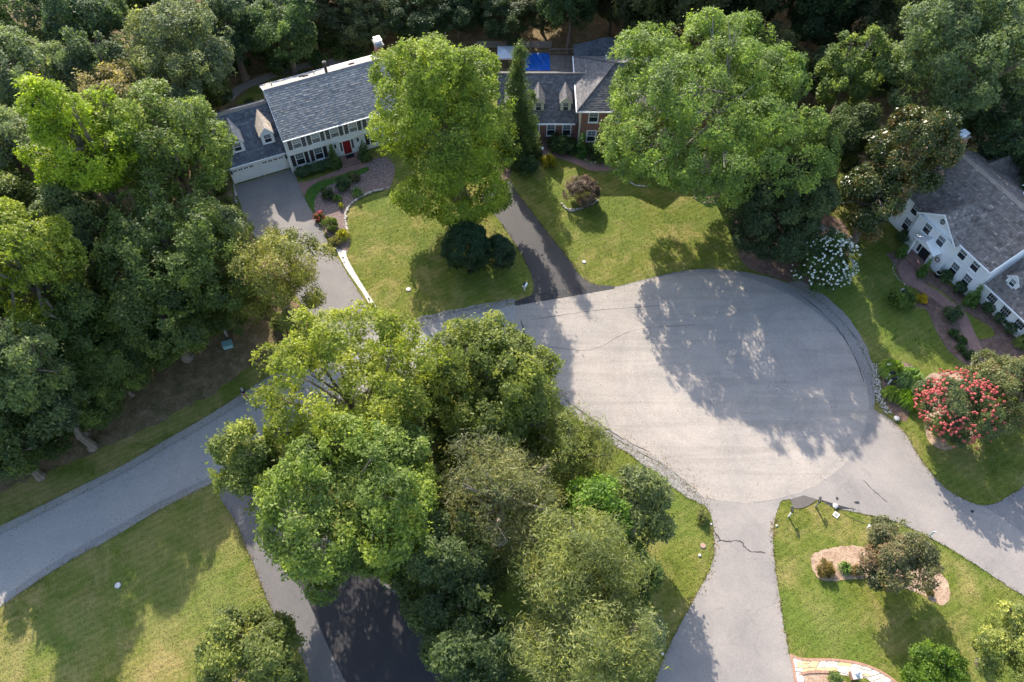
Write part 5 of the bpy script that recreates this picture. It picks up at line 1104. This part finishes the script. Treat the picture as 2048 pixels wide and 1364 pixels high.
grass_plant('ornamental_grass', 'largest blue-tinged fountain of ornamental grass, farthest from the road', 1815, 765, 1.6, 1.9, 900, (.135, .19, .075), .045)
grass_plant('ornamental_grass', 'small fountain of ornamental grass in front of the mailboxes', 1780, 790, 1.0, 1.2, 480, OG, .045)
grass_plant('ornamental_grass', 'lowest fountain of ornamental grass next to the coral blossom', 1815, 802, 1.35, 1.5, 700, (.13, .20, .024), .045)
grass_plant('daylily', 'pale green strap-leaved plant in the middle of the pebble bed', 715, 388, .95, .8, 130, (.10, .15, .06), .05, cat='plant')
grass_plant('daylily', 'small strap-leaved plant at the lower middle of the pebble bed', 675, 400, .75, .8, 90, (.10, .15, .055), .05, cat='plant')
grass_plant('daylily', 'thin yellow-green sprig above the white edging stones', 683, 415, .45, .8, 40, (.16, .17, .03), .04, cat='plant')
grass_plant('yellow_yucca', 'spiky yellow-striped plant beside the driveway of the white house', 687, 474, 1.05, 1.1, 220, (.20, .20, .04), .05, cat='plant')
grass_plant('island_yucca', 'spiky green plant between the two bronze bushes of the island bed', 1689, 1138, .75, .8, 150, (.11, .16, .05), .05, cat='plant')

# ------------------------------------------------------------------ grass blades over the lawns near enough to show
def blades(name, pts, h, wd, seed, tone=None):
    rng = np.random.default_rng(seed); n = len(pts); a = rng.uniform(0, 2 * math.pi, n); ca, sa = np.cos(a), np.sin(a); ln = rng.uniform(.5, 1.2, n) * h; wv = wd * rng.uniform(.7, 1.3, n)
    lean = rng.normal(0, .6, (n, 2)) * ln[:, None]; V = np.empty((n, 3, 3), np.float32)
    V[:, 0] = np.stack([pts[:, 0] - sa * wv, pts[:, 1] + ca * wv, np.full(n, .0)], 1); V[:, 1] = np.stack([pts[:, 0] + sa * wv, pts[:, 1] - ca * wv, np.full(n, .0)], 1)
    V[:, 2] = np.stack([pts[:, 0] + lean[:, 0], pts[:, 1] + lean[:, 1], .012 + ln], 1)
    me = bpy.data.meshes.new(name); me.vertices.add(n * 3); me.vertices.foreach_set('co', V.reshape(-1)); me.loops.add(n * 3); me.loops.foreach_set('vertex_index', np.arange(n * 3, dtype=np.int32))
    me.polygons.add(n); me.polygons.foreach_set('loop_start', np.arange(0, n * 3, 3, dtype=np.int32)); me.update(calc_edges=True)
    o = link(name, me, M['lawn']); tag(o, tone or 'short mown grass blades covering the front lawns', 'grass', None, 'stuff'); return o
rng = np.random.default_rng(11)
NB = 420000
pts = np.stack([rng.uniform(-48, 56, NB), rng.uniform(8, 74, NB)], 1)
uu = pts[:, 0] / (H * math.cos(TILT) + pts[:, 1] * math.sin(TILT)) * 1593
pts = pts[(np.abs(uu) < 1100)]
mask = np.ones(len(pts), bool)
for pl in PAVED:
    pa = np.array(pl); bb = (pts[:, 0] > pa[:, 0].min() - .1) & (pts[:, 0] < pa[:, 0].max() + .1) & (pts[:, 1] > pa[:, 1].min() - .1) & (pts[:, 1] < pa[:, 1].max() + .1) & mask
    ii = np.where(bb)[0]
    if len(ii): mask[ii[in_poly(pts[ii], pl)]] = False
for ox, oy, ang, x0, x1, y0, y1 in ((-25.13, 67.09, 24.1, -6.7, 14, -.1, 10), (7.7, 71.5, 0, -9.3, 15.1, -.1, 10), (46.61, 48.81, -63.05, -12.4, 10, -.7, 16)):
    c_, s_ = math.cos(math.radians(ang)), math.sin(math.radians(ang)); dx, dy = pts[:, 0] - ox, pts[:, 1] - oy; lx, ly = dx * c_ + dy * s_, -dx * s_ + dy * c_
    mask &= ~((lx > x0) & (lx < x1) & (ly > y0) & (ly < y1))
pts = pts[mask]
blades('lawn_blades', pts, .085, .022, 12)
# ragged grass creeping over the edges of the paving
EP = []; rng = np.random.default_rng(17)
for ln, off, per in ((line(road_up), .42, 26), (line(road_lo), 0, 26), (line(bulb_top[3:]), 0, 22), (line([(1424, 1026), (1405, 1010), (1370, 992), (1330, 962), (1275, 920), (1215, 880), (1155, 838), (1110, 800)]), 0, 26),
        (line([(1424, 1035), (1428, 1070), (1428, 1105), (1420, 1140), (1393, 1188), (1362, 1245), (1335, 1300), (1310, 1364)]), 0, 26), (line([(1551, 1034), (1545, 1075), (1550, 1130), (1557, 1180), (1566, 1240), (1578, 1305)]), 0, 26),
        (line([(1700, 1020), (1735, 1030), (1790, 1043), (1850, 1070), (1920, 1110), (1985, 1152), (2048, 1193)]), 0, 26), (line([(1806, 862), (1832, 905), (1862, 946), (1900, 984), (1940, 1004), (1962, 1010), (1985, 1008), (2012, 996), (2048, 972)]), 0, 26),
        (line([(447, 1005), (470, 1042), (500, 1112), (540, 1213), (580, 1280), (608, 1325)]), 0, 26), (line([(1036, 388), (1060, 418), (1085, 452), (1112, 486), (1140, 522), (1162, 552), (1190, 569)]), 0, 24), (line([(1064, 555), (1050, 522), (1030, 488), (1002, 446)]), 0, 24)):
    A = np.array([(p.x, p.y) for p in ln]); d = np.diff(A, axis=0); L_ = np.linalg.norm(d, axis=1); i = np.repeat(np.arange(len(d)), np.maximum(1, (L_ * per).astype(int))); f = rng.random(len(i))
    q = A[i] + d[i] * f[:, None]; nn = np.stack([-d[i, 1], d[i, 0]], 1) / L_[i][:, None]; s_ = np.cumsum(L_)[i]
    amp = .06 + .10 * (np.sin(s_ * 1.7) * np.sin(s_ * .63 + 1) > .2); q = q + nn * (off + rng.normal(0, 1, len(i)) * amp)[:, None]; EP.append(q)
q = np.vstack(EP); o = blades('edge_grass', q, .075, .035, 18, 'ragged grass creeping over the edges of the road and driveways'); o.location.z = .03
# ================================================================== SMALL THINGS
def mailbox(label, u, v, rz, box='black', post='trim', paper=True, h=1.05, group=None, leanpost=True):
    p = at(u, v, 0); t = thing('mailbox', label, 'mailbox', (p.x, p.y, 0), rz, group)
    MB().box(-.055, .055, -.055, .055, 0, h + .12).build('post', M[post], t)
    b = MB(); prof = [(-.10, h), (.10, h), (.10, h + .12)] + [(.10 * math.cos(a), h + .12 + .1 * math.sin(a)) for a in (math.pi * k / 8 for k in range(1, 8))] + [(-.10, h + .12)]
    b.prism([(x, -.42, z) for x, z in prof], (0, .52, 0)); bx_ = b.build('box', M[box], t)
    MB().box(-.09, .09, -.436, -.422, h + .01, h + .19).build('door', M['trim'] if box == 'black' else M['dark_metal'], bx_)
    MB().box(.102, .116, -.15, -.11, h + .08, h + .3).build('flag', M['red_door'], bx_)
    MB().box(-.05, .05, -.4, -.056, h - .09, h - .003).build('arm', M[post], t)
    if paper: MB().box(.13, .29, -.38, .1, h - .03, h + .13).build('newspaper_tube', M['trim'], t)
    return t
mailbox('dark mailbox with pale newspaper tube at the left of the lower driveway pair', 1577, 1033, math.radians(172), paper=False)
mailbox('dark mailbox on a grey post beside the brown asphalt patch and white stone', 1631, 1013, math.radians(158), post='concrete', paper=False)
mailbox('dark mailbox with a pale front on the shaded grass beside the sealed black driveway', 1049, 580, math.radians(-20))
mailbox('slim pale mailbox at the upper end of the row before the ornamental grass', 1768, 742, math.radians(96), box='trim', paper=False)
mailbox('dark mailbox in the middle of the row before the ornamental grass', 1773, 758, math.radians(96), paper=False)
mailbox('dark mailbox at the lower end of the row before the ornamental grass', 1776, 769, math.radians(96), paper=False)
# utility boxes and markers
p = at(457, 693); t = thing('utility_box', 'pale teal utility cabinet lying low on the shaded bare ground', 'utility box', (p.x, p.y, 0), .35)
MB().box(-.45, .45, -.3, .3, 0, .5).build('cabinet', M['teal'], t); MB().box(-.5, .5, -.35, .35, .503, .58).build('lid', M['teal'], t)
p = at(455, 673); t = thing('utility_post', 'pale upright utility post above the teal cabinet', 'post', (p.x, p.y, 0))
MB().box(-.1, .1, -.08, .08, 0, 1.0).build('pedestal', M['concrete'], t); MB().box(-.16, .16, -.1, .1, 1.003, 1.1).build('cap', M['teal'], t)
p = at(1859, 1071); t = thing('marker_post', 'thin pale marker post at the edge of the right-hand driveway', 'post', (p.x, p.y, 0))
MB().tube([(0, 0, 0), (.05, 0, .85)], [.05, .05], 8).build('post', M['teal'], t); MB().box(-.07, .17, -.02, .02, .853, .96).build('plate', M['white_metal'], t)
p = at(1736, 1056); t = thing('vent_post', 'short capped white pipe on the lawn left of the island tree', 'pipe', (p.x, p.y, 0), .4)
MB().tube([(0, 0, 0), (0, 0, .45)], [.11, .11], 10).build('pipe', M['white_metal'], t); MB().lathe([(.14, .45), (.14, .52), (0, .57)], 12).build('cap', M['trim'], t)
p = at(1672, 1030); t = thing('concrete_slab', 'square pale slab set in the grass behind the two driveway mailboxes', 'slab', (p.x, p.y, 0), .8)
MB().box(-.24, .24, -.24, .24, 0, .07).build('slab', M['white_stone'], t); MB().box(-.12, .12, -.12, .12, .073, .085).build('lid', M['concrete'], t)
def disc(label, u, v, r, mat='white_stone', name='manhole_cover'):
    p = at(u, v); t = thing(name, label, 'manhole cover', (p.x, p.y, 0))
    MB().lathe([(r, 0), (r, .06), (r * .86, .08), (r * .84, .07), (0, .075)], 20).build('rim', M['concrete'], t); MB().lathe([(r * .8, .076), (r * .8, .09), (0, .093)], 20).build('cover', M[mat], t)
disc('pale round cover on the shaded lawn at the lower left', 236, 1171, .28)
disc('pale round cover on the front lawn of the white house', 817, 579, .27)
disc('pinkish round cover on the grass left of the lower driveway', 1406, 1092, .24, 'pink_brick')
disc('small pale round cover on the lawn beside the black driveway', 1168, 524, .22)
def rock(name, label, u, v, r, mat='white_stone', sq=.7, cat='stone', group=None):
    p = at(u, v); rg = random.Random(int(u * 7 + v)); bm = bmesh.new(); bmesh.ops.create_icosphere(bm, subdivisions=2, radius=r)
    for q in bm.verts: q.co *= rg.uniform(.88, 1.12); q.co.z *= sq
    me = bpy.data.meshes.new(name); bm.to_mesh(me); bm.free(); o = link(name, me, M[mat], None, (p.x, p.y, r * sq * .8)); o.rotation_euler = (0, 0, rg.uniform(0, 6)); tag(o, label, cat, group); return o
rock('boundary_stone', 'white painted stone on the black tar patch by the mailbox', 1670, 1013, .24)
rock('boundary_stone', 'white painted stone at the driveway edge below the ornamental grass', 1792, 838, .27)
rock('boundary_stone', 'white painted stone in the grass left of the lower driveway', 1399, 1111, .13)
rock('boundary_stone', 'small white stone at the verge by the bottom edge of the lower driveway', 1325, 1308, .12)
rock('boundary_stone', 'small white stone at the left corner where the lower driveway meets the weeds', 1422, 1049, .10)
rock('boundary_stone', 'small white stone at the right corner of the lower driveway mouth', 1553, 1052, .10)
# rip-rap and edging stones: one child per stone
ROCK = []
for i in range(6):
    rg = random.Random(i); bm = bmesh.new(); bmesh.ops.create_icosphere(bm, subdivisions=1, radius=1)
    for q in bm.verts: q.co *= rg.uniform(.78, 1.15)
    me = bpy.data.meshes.new('stone'); bm.to_mesh(me); bm.free(); a = me.attributes.new('tint', 'FLOAT', 'FACE'); a.data.foreach_set('value', np.full(len(me.polygons), rg.uniform(0, .8), np.float32)); me.materials.append(M['stone']); ROCK.append(me)
def stone_row(name, label, pts, step, size, jit=.05, rows=1, cat='stone border', flat=.6):
    ln = line(pts, 10); rg = random.Random(len(label)); p0 = ln[0]; t = thing(name, label, cat, (p0.x, p0.y, 0)); acc = 0.0
    for a, b in zip(ln, ln[1:]):
        d = b - a; L_ = d.length
        while acc < L_:
            q = a + d * (acc / L_)
            for r_ in range(rows):
                nrm = Vector((-d.y, d.x)).normalized() * ((r_ - (rows - 1) / 2) * size * 1.9)
                o = bpy.data.objects.new('stone', rg.choice(ROCK)); COL.objects.link(o); o.parent = t
                s = size * rg.uniform(.75, 1.25); o.scale = (s * rg.uniform(.9, 1.5), s, s * flat); o.rotation_euler = (0, 0, math.atan2(d.y, d.x) + rg.uniform(-.4, .4))
                o.location = (q.x - p0.x + nrm.x + rg.uniform(-jit, jit), q.y - p0.y + nrm.y + rg.uniform(-jit, jit), s * flat * .7 + .02)
            acc += step * rg.uniform(.85, 1.15)
        acc -= L_
    return t
stone_row('stone_edging', 'curved pale stone edging between the pebble bed and the front lawn', z7((905, 195), (840, 205), (760, 232), (650, 290), (585, 350), (550, 410), (543, 470), (552, 560), (575, 640)), .30, .17)
stone_row('stone_edging', 'pale stones ringing the foot of the bronze weeping maple', z4((640, 840), (670, 875), (720, 895), (780, 885), (850, 860), (910, 835), (950, 810)), .34, .19)
stone_row('stone_edging', 'grey stone edging curving out from under the broad oak', z4((1165, 560), (1200, 610), (1260, 655), (1330, 680), (1420, 678)), .30, .15)
stone_row('brick_edging', 'thin edging ring round the oak trunk bed', [(1387, 382), (1390, 395), (1402, 404), (1420, 408), (1445, 405), (1460, 395)], .26, .12)
stone_row('stone_edging', 'low stones along the brick walk of the brick house', z4((770, 405), (830, 440), (900, 470), (960, 470), (1020, 470), (1080, 468)), .42, .12)
stone_row('stone_edging', 'thin pale edging along the mulch bed of the shake-roofed house', r7((520, -60), (500, -20), (520, 40), (560, 100), (620, 150), (700, 205)), .26, .075)
stone_row('riprap_stones', 'band of pale broken stones along the edge of the turning circle before the ornamental grass', [(1748, 730), (1752, 760), (1757, 790), (1766, 812), (1780, 830)], .17, .085, .10, 4, 'stones', .7)
stone_row('brick_edging', 'edging stones at the left foot of the garage beside the grey driveway', z2((330, 930), (345, 1000), (350, 1060), (360, 1110)), .4, .16)
# flagstone walk with brick soldier course
fw = thing('flagstone_walk', 'cream and golden flagstone walk with salmon brick edging at the bottom of the lawn', 'walk', tuple(at(1640, 1330)))
fo = at(1640, 1330)
top_c = line(rb((175, 500), (280, 545), (500, 556), (700, 556), (1000, 592), (1250, 664), (1450, 768), (1590, 880), (1720, 1010)), 8); bot_c = line(rb((205, 700), (300, 712), (420, 695), (690, 697), (900, 740), (1100, 745), (1250, 830), (1390, 985), (1440, 1100)), 8)
def samp(ln, t):
    f = t * (len(ln) - 1); i = min(int(f), len(ln) - 2); return ln[i].lerp(ln[i + 1], f - i)
rg = random.Random(21); us = [0]; 
while us[-1] < 1: us.append(min(1, us[-1] + rg.uniform(.055, .085)))
for a, b in zip(us, us[1:]):
    nv = rg.choice((2, 2, 3)); vs_ = [0] + sorted(rg.uniform(.25, .75) if nv == 2 else (.33 * (k + 1) + rg.uniform(-.06, .06)) for k in range(nv - 1)) + [1]
    for c0, c1 in zip(vs_, vs_[1:]):
        ga, gb, gc, gd = a + .004, b - .004, c0 + .02, c1 - .02
        q = [samp(top_c, x).lerp(samp(bot_c, x), y) for x, y in ((ga, gc), (gb, gc), (gb, gd), (ga, gd))]
        q = [Vector((x.x + rg.uniform(-.03, .03) - fo.x, x.y + rg.uniform(-.03, .03) - fo.y, .022)) for x in q]
        MB().prism(q, (0, 0, rg.uniform(.03, .045))).build('flagstone', M['flag'] if rg.random() < .66 else M['flag_gold'], fw)
bk = MB()
for ln in (line(rb((140, 480), (280, 534), (500, 545), (700, 544), (1000, 579), (1250, 652), (1450, 755), (1600, 870), (1740, 1010)), 12), line(rb((285, 735), (420, 712), (690, 712), (790, 735)), 12), line(rb((150, 500), (180, 640), (205, 800), (235, 1000)), 12), line(rb((270, 745), (250, 860), (250, 1000)), 10)):
    acc = 0
    for a, b in zip(ln, ln[1:]):
        d = b - a; L_ = d.length; u_ = d.normalized(); nn = Vector((-u_.y, u_.x))
        while acc < L_:
            c_ = a + u_ * acc; z = .06 + rg.uniform(0, .012); h_ = .038
            q = [c_ + u_ * sx * h_ + nn * sy * .095 for sx, sy in ((-1, -1), (1, -1), (1, 1), (-1, 1))]
            bk.prism([(x.x - fo.x, x.y - fo.y, .021) for x in q], (0, 0, z), rg.random()); acc += .098
        acc -= L_
o = bk.build('edging_bricks', M['pink_brick'], fw); o['kind'] = 'stuff'
p = at(1706, 1352); t = thing('brick_pier', 'low brick pier with a pale bluish capstone standing on the flagstone walk', 'pier', (p.x, p.y, 0), .1)
MB().box(-.3, .3, -.3, .3, 0, .7).build('pier', M['pink_brick'], t); MB().box(-.36, .36, -.36, .36, .703, .8).build('capstone', M['white_stone'], t)
ln_ = MB(); ln_.lathe([(.0, .8), (.14, .803), (.16, .86), (.12, 1.15), (.17, 1.18), (.02, 1.32), (0, 1.34)], 8); ln_.build('lantern', M['canopy'], t)
wl = thing('garden_wall', 'curved low salmon brick wall beside the brick pier at the bottom edge', 'wall', (p.x, p.y, 0))
for k in range(9):
    a0, a1 = math.pi * (.98 + k * .06), math.pi * (.98 + (k + 1) * .06 - .004); R_ = 1.6; cx, cy_ = .25, .62 - .6
    MB().prism([(cx + r * math.cos(a) - .1, cy_ + r * math.sin(a) + .1, 0) for r, a in ((R_, a0), (R_, a1), (R_ - .25, a1), (R_ - .25, a0))], (0, 0, .45)).build('brick', M['pink_brick'], wl)
rock('garden_stone', 'white flat garden stone in the flower bed by the driveway edge', 1601, 1359, .3, sq=.3)
# birdbath and urn
p = at(1809, 584, 1.0); t = thing('birdbath', 'round pale stone birdbath standing among green shrubs', 'birdbath', (p.x, p.y, 0))
MB().lathe([(.0, 0), (.26, 0), (.26, .08), (.12, .2), (.10, .7), (.16, .82), (0, .84)], 16).build('pedestal', M['white_stone'], t)
MB().lathe([(.12, .80), (.36, .92), (.42, 1.02), (.42, 1.05), (.37, 1.05), (.25, .97), (0, .94)], 20).build('basin', M['white_stone'], t)
MB().lathe([(.34, 1.0), (0, 1.0)], 20).build('water', M['glass'], t)
p = at(1873, 553); t = thing('garden_urn', 'dark garden urn with a pale rim at the foot of the white wall', 'urn', (p.x, p.y, 0))
MB().lathe([(0, 0), (.2, 0), (.24, .1), (.32, .35), (.36, .6), (.28, .6), (.25, .45), (0, .45)], 16).build('bowl', M['dark_metal'], t); MB().lathe([(.35, .6), (.37, .66), (.29, .66), (.28, .6)], 16).build('rim', M['white_stone'], t)
p = at(705, 305); t = thing('potted_plant', 'small leafy potted plant on the brick step beside the red door', 'potted plant', (p.x + .35, p.y + .9, .3))
MB().lathe([(0, 0), (.16, 0), (.2, .3), (.16, .3), (0, .26)], 12).build('pot', M['pink_brick'], t); f_ = link('foliage', SHRUB[2], M['leaf'], t, (0, 0, .5), (.09, .10, .035)); f_.scale = (.26, .26, .3)
p = at(1084, 322); t = thing('lamp_post', 'small dark lamp post beside the golden shrub', 'lamp post', (p.x, p.y, 0))
MB().tube([(0, 0, 0), (0, 0, 1.7)], [.045, .035], 8).build('post', M['dark_metal'], t); MB().lathe([(0, 1.7), (.1, 1.72), (.13, 1.98), (.16, 2.0), (0, 2.15)], 8).build('lantern', M['canopy'], t)
for i, (u, v, lb) in enumerate(((1186, 325, 'left'), (1210, 326, 'right'))):
    p = at(u, v); t = thing('path_light', 'short dark garden light on the brick walk edge, ' + lb + ' one of two', 'garden light', (p.x, p.y, 0))
    MB().tube([(0, 0, 0), (0, 0, .45)], [.025, .025], 6).build('stake', M['dark_metal'], t); MB().lathe([(0.13, .45), (.13, .48), (0, .58)], 10).build('hood', M['dark_metal'], t)
for i, (u, v, lb) in enumerate(((687, 519, 'upper'), (738, 601, 'lower'))):
    p = at(u, v); t = thing('path_light', lb + ' of two small dark lights in the white gravel strip', 'garden light', (p.x, p.y, 0))
    MB().tube([(0, 0, 0), (0, 0, .3)], [.025, .025], 6).build('stake', M['dark_metal'], t); MB().lathe([(0.1, .3), (.1, .33), (0, .42)], 10).build('hood', M['dark_metal'], t)
tk = thing('bare_trunk', 'bare grey tree trunk rising behind the dark-roofed pavilion', 'tree trunk', tuple(at(1268, 100)))
MB().tube([(0, 0, 0), (.1, 0, 3), (.25, .1, 7), (.3, .2, 12)], [.26, .22, .18, .08], 8).build('trunk', M['bark_pale'], tk)

# ------------------------------------------------------------------ the person by the road
def skin(name, verts, edges, radii, mat, parent, root=0, sub=1):
    me = bpy.data.meshes.new(name); me.from_pydata(verts, edges, []); o = bpy.data.objects.new(name, me); COL.objects.link(o)
    m = o.modifiers.new('s', 'SKIN'); sv_ = me.skin_vertices[0].data
    for i, r in enumerate(radii): sv_[i].radius = r if isinstance(r, tuple) else (r, r); sv_[i].use_root = (i == root)
    m.use_smooth_shade = True; o.modifiers.new('u', 'SUBSURF').levels = sub; o.modifiers['u'].render_levels = sub
    dg = bpy.context.evaluated_depsgraph_get(); m2 = bpy.data.meshes.new_from_object(o.evaluated_get(dg)); bpy.data.objects.remove(o); bpy.data.meshes.remove(me)
    m2.name = name; m2.materials.clear(); return link(name, m2, mat, parent)
p = at(494, 797); pr = thing('person', 'person in navy shirt and dark shorts standing at the road edge, hands in front', 'person', (p.x, p.y, .05), math.radians(35))
V = [(0, 0, .95), (0, 0, 1.12), (0, .01, 1.3), (0, .01, 1.44), (0, -.01, 1.52), (0, -.02, 1.6), (0, -.03, 1.72)]
E = [(0, 1), (1, 2), (2, 3), (3, 4), (4, 5), (5, 6)]
R_ = [(.15, .11), (.13, .10), (.165, .11), (.10, .08), (.055, .055), (.09, .10), (.07, .085)]
for s in (-1, 1):
    i = len(V); V += [(s * .10, 0, .88), (s * .11, -.02 * s, .5), (s * .12, .03 * s, .1), (s * .125, -.12 + .03 * s, .05)]; E += [(0, i), (i, i + 1), (i + 1, i + 2), (i + 2, i + 3)]; R_ += [.085, .058, .042, .035]
    i = len(V); V += [(s * .20, .01, 1.40), (s * .25, .04, 1.13), (s * .13, -.22, 1.08), (s * .08, -.30, 1.09)]; E += [(3, i), (i, i + 1), (i + 1, i + 2), (i + 2, i + 3)]; R_ += [.058, .042, .032, (.04, .02)]
    for k in range(5):
        j = len(V); bx_ = s * .08 + (k - 2) * .018; V += [(bx_, -.34, 1.095), (bx_ - s * .01, -.375 + .006 * abs(k - 2), 1.075)] if k != (0 if s > 0 else 4) else [(s * .04, -.31, 1.12), (s * .03, -.34, 1.13)]
        E += [(i + 3, j), (j, j + 1)]; R_ += [.010, .008]
skin('body', V, E, R_, M['skin'], pr)
skin('shirt', [(0, 0, 1.0), (0, 0, 1.15), (0, .01, 1.32), (0, .01, 1.43), (-.19, .01, 1.40), (.19, .01, 1.40), (-.235, .03, 1.22), (.235, .03, 1.22)], [(0, 1), (1, 2), (2, 3), (3, 4), (3, 5), (4, 6), (5, 7)], [(.17, .13), (.16, .125), (.185, .13), (.12, .1), .078, .078, .07, .07], M['navy'], pr)
skin('shorts', [(0, 0, .98), (-.10, 0, .86), (.10, 0, .86), (-.112, -.0, .58), (.112, -.0, .58)], [(0, 1), (0, 2), (1, 3), (2, 4)], [(.17, .13), .11, .11, .095, .095], M['black_cloth'], pr)
skin('cap', [(0, -.02, 1.70), (0, -.02, 1.79), (0, -.14, 1.73)], [(0, 1), (0, 2)], [(.098, .112), (.06, .07), (.06, .02)], M['hair'], pr)
for s in (-1, 1): skin('shoe', [(s * .12, .05 + .03 * s, .06), (s * .125, -.05 + .03 * s, .05), (s * .13, -.16 + .03 * s, .04)], [(0, 1), (1, 2)], [.055, .055, .045], M['black_cloth'], pr)
hd = thing('water_bottle', 'small orange bottle held in front by the person at the road edge', 'bottle', (p.x, p.y, .05), math.radians(35))
MB().lathe([(0, 0), (.04, 0), (.042, .16), (.02, .2), (.02, .23), (0, .23)], 10, (0.02, -.36, 1.0)).build('bottle', M['orange'], hd)

# ------------------------------------------------------------------ fallen leaves and grit along the road edges
rng = np.random.default_rng(31); LP = []
for ln, sd_, cnt in ((line(bulb_top), .5, 900), (line(bulb_in), .6, 900), (line(road_up), .6, 1100), (line(road_lo), .6, 1000), (line([(1400, 1020), (1428, 1070), (1420, 1140), (1362, 1245)]), .25, 250), (line([(1551, 1034), (1545, 1075), (1557, 1180), (1578, 1305)]), .2, 220), (line([(1746, 815), (1806, 862), (1862, 946), (1940, 1004)]), .25, 320), (line([(447, 1005), (500, 1112), (540, 1213), (608, 1325)]), .25, 260), (line([(598, 372), (660, 490), (757, 655)]), .2, 220), (line([(1036, 388), (1112, 486), (1190, 569)]), .2, 220)):
    A = np.array([(p.x, p.y) for p in ln]); f = rng.random(cnt) * (len(A) - 1.001); i = f.astype(int); q = A[i] + (A[i + 1] - A[i]) * (f - i)[:, None]; LP.append(q + rng.normal(0, sd_, q.shape))
A = np.array([(p.x, p.y) for p in seal_o]); q = np.stack([rng.uniform(A[:, 0].min(), A[:, 0].max(), 900), rng.uniform(A[:, 1].min(), A[:, 1].max(), 900)], 1); LP.append(q[in_poly(q, [tuple(a) for a in A])][:420])
q = np.vstack(LP); n = len(q); pos = np.concatenate([q, np.full((n, 1), .056)], 1); hl = rng.uniform(.03, .075, n)
me = leaves_mesh('fallen_leaves', pos, unit(np.array([0, 0, 1.0]) + rng.normal(0, .2, (n, 3))), unit(rng.normal(0, 1, (n, 3)) * [1, 1, .1]), hl, hl * .6, rng.random(n))
o = link('fallen_leaves', me, tinted('dry_leaf', [(0, (.10, .07, .03)), (.5, (.20, .13, .055)), (1, (.30, .23, .09))], .8)); tag(o, 'scattered dry leaves along the edges of the road and driveways', 'fallen leaves', None, 'stuff')
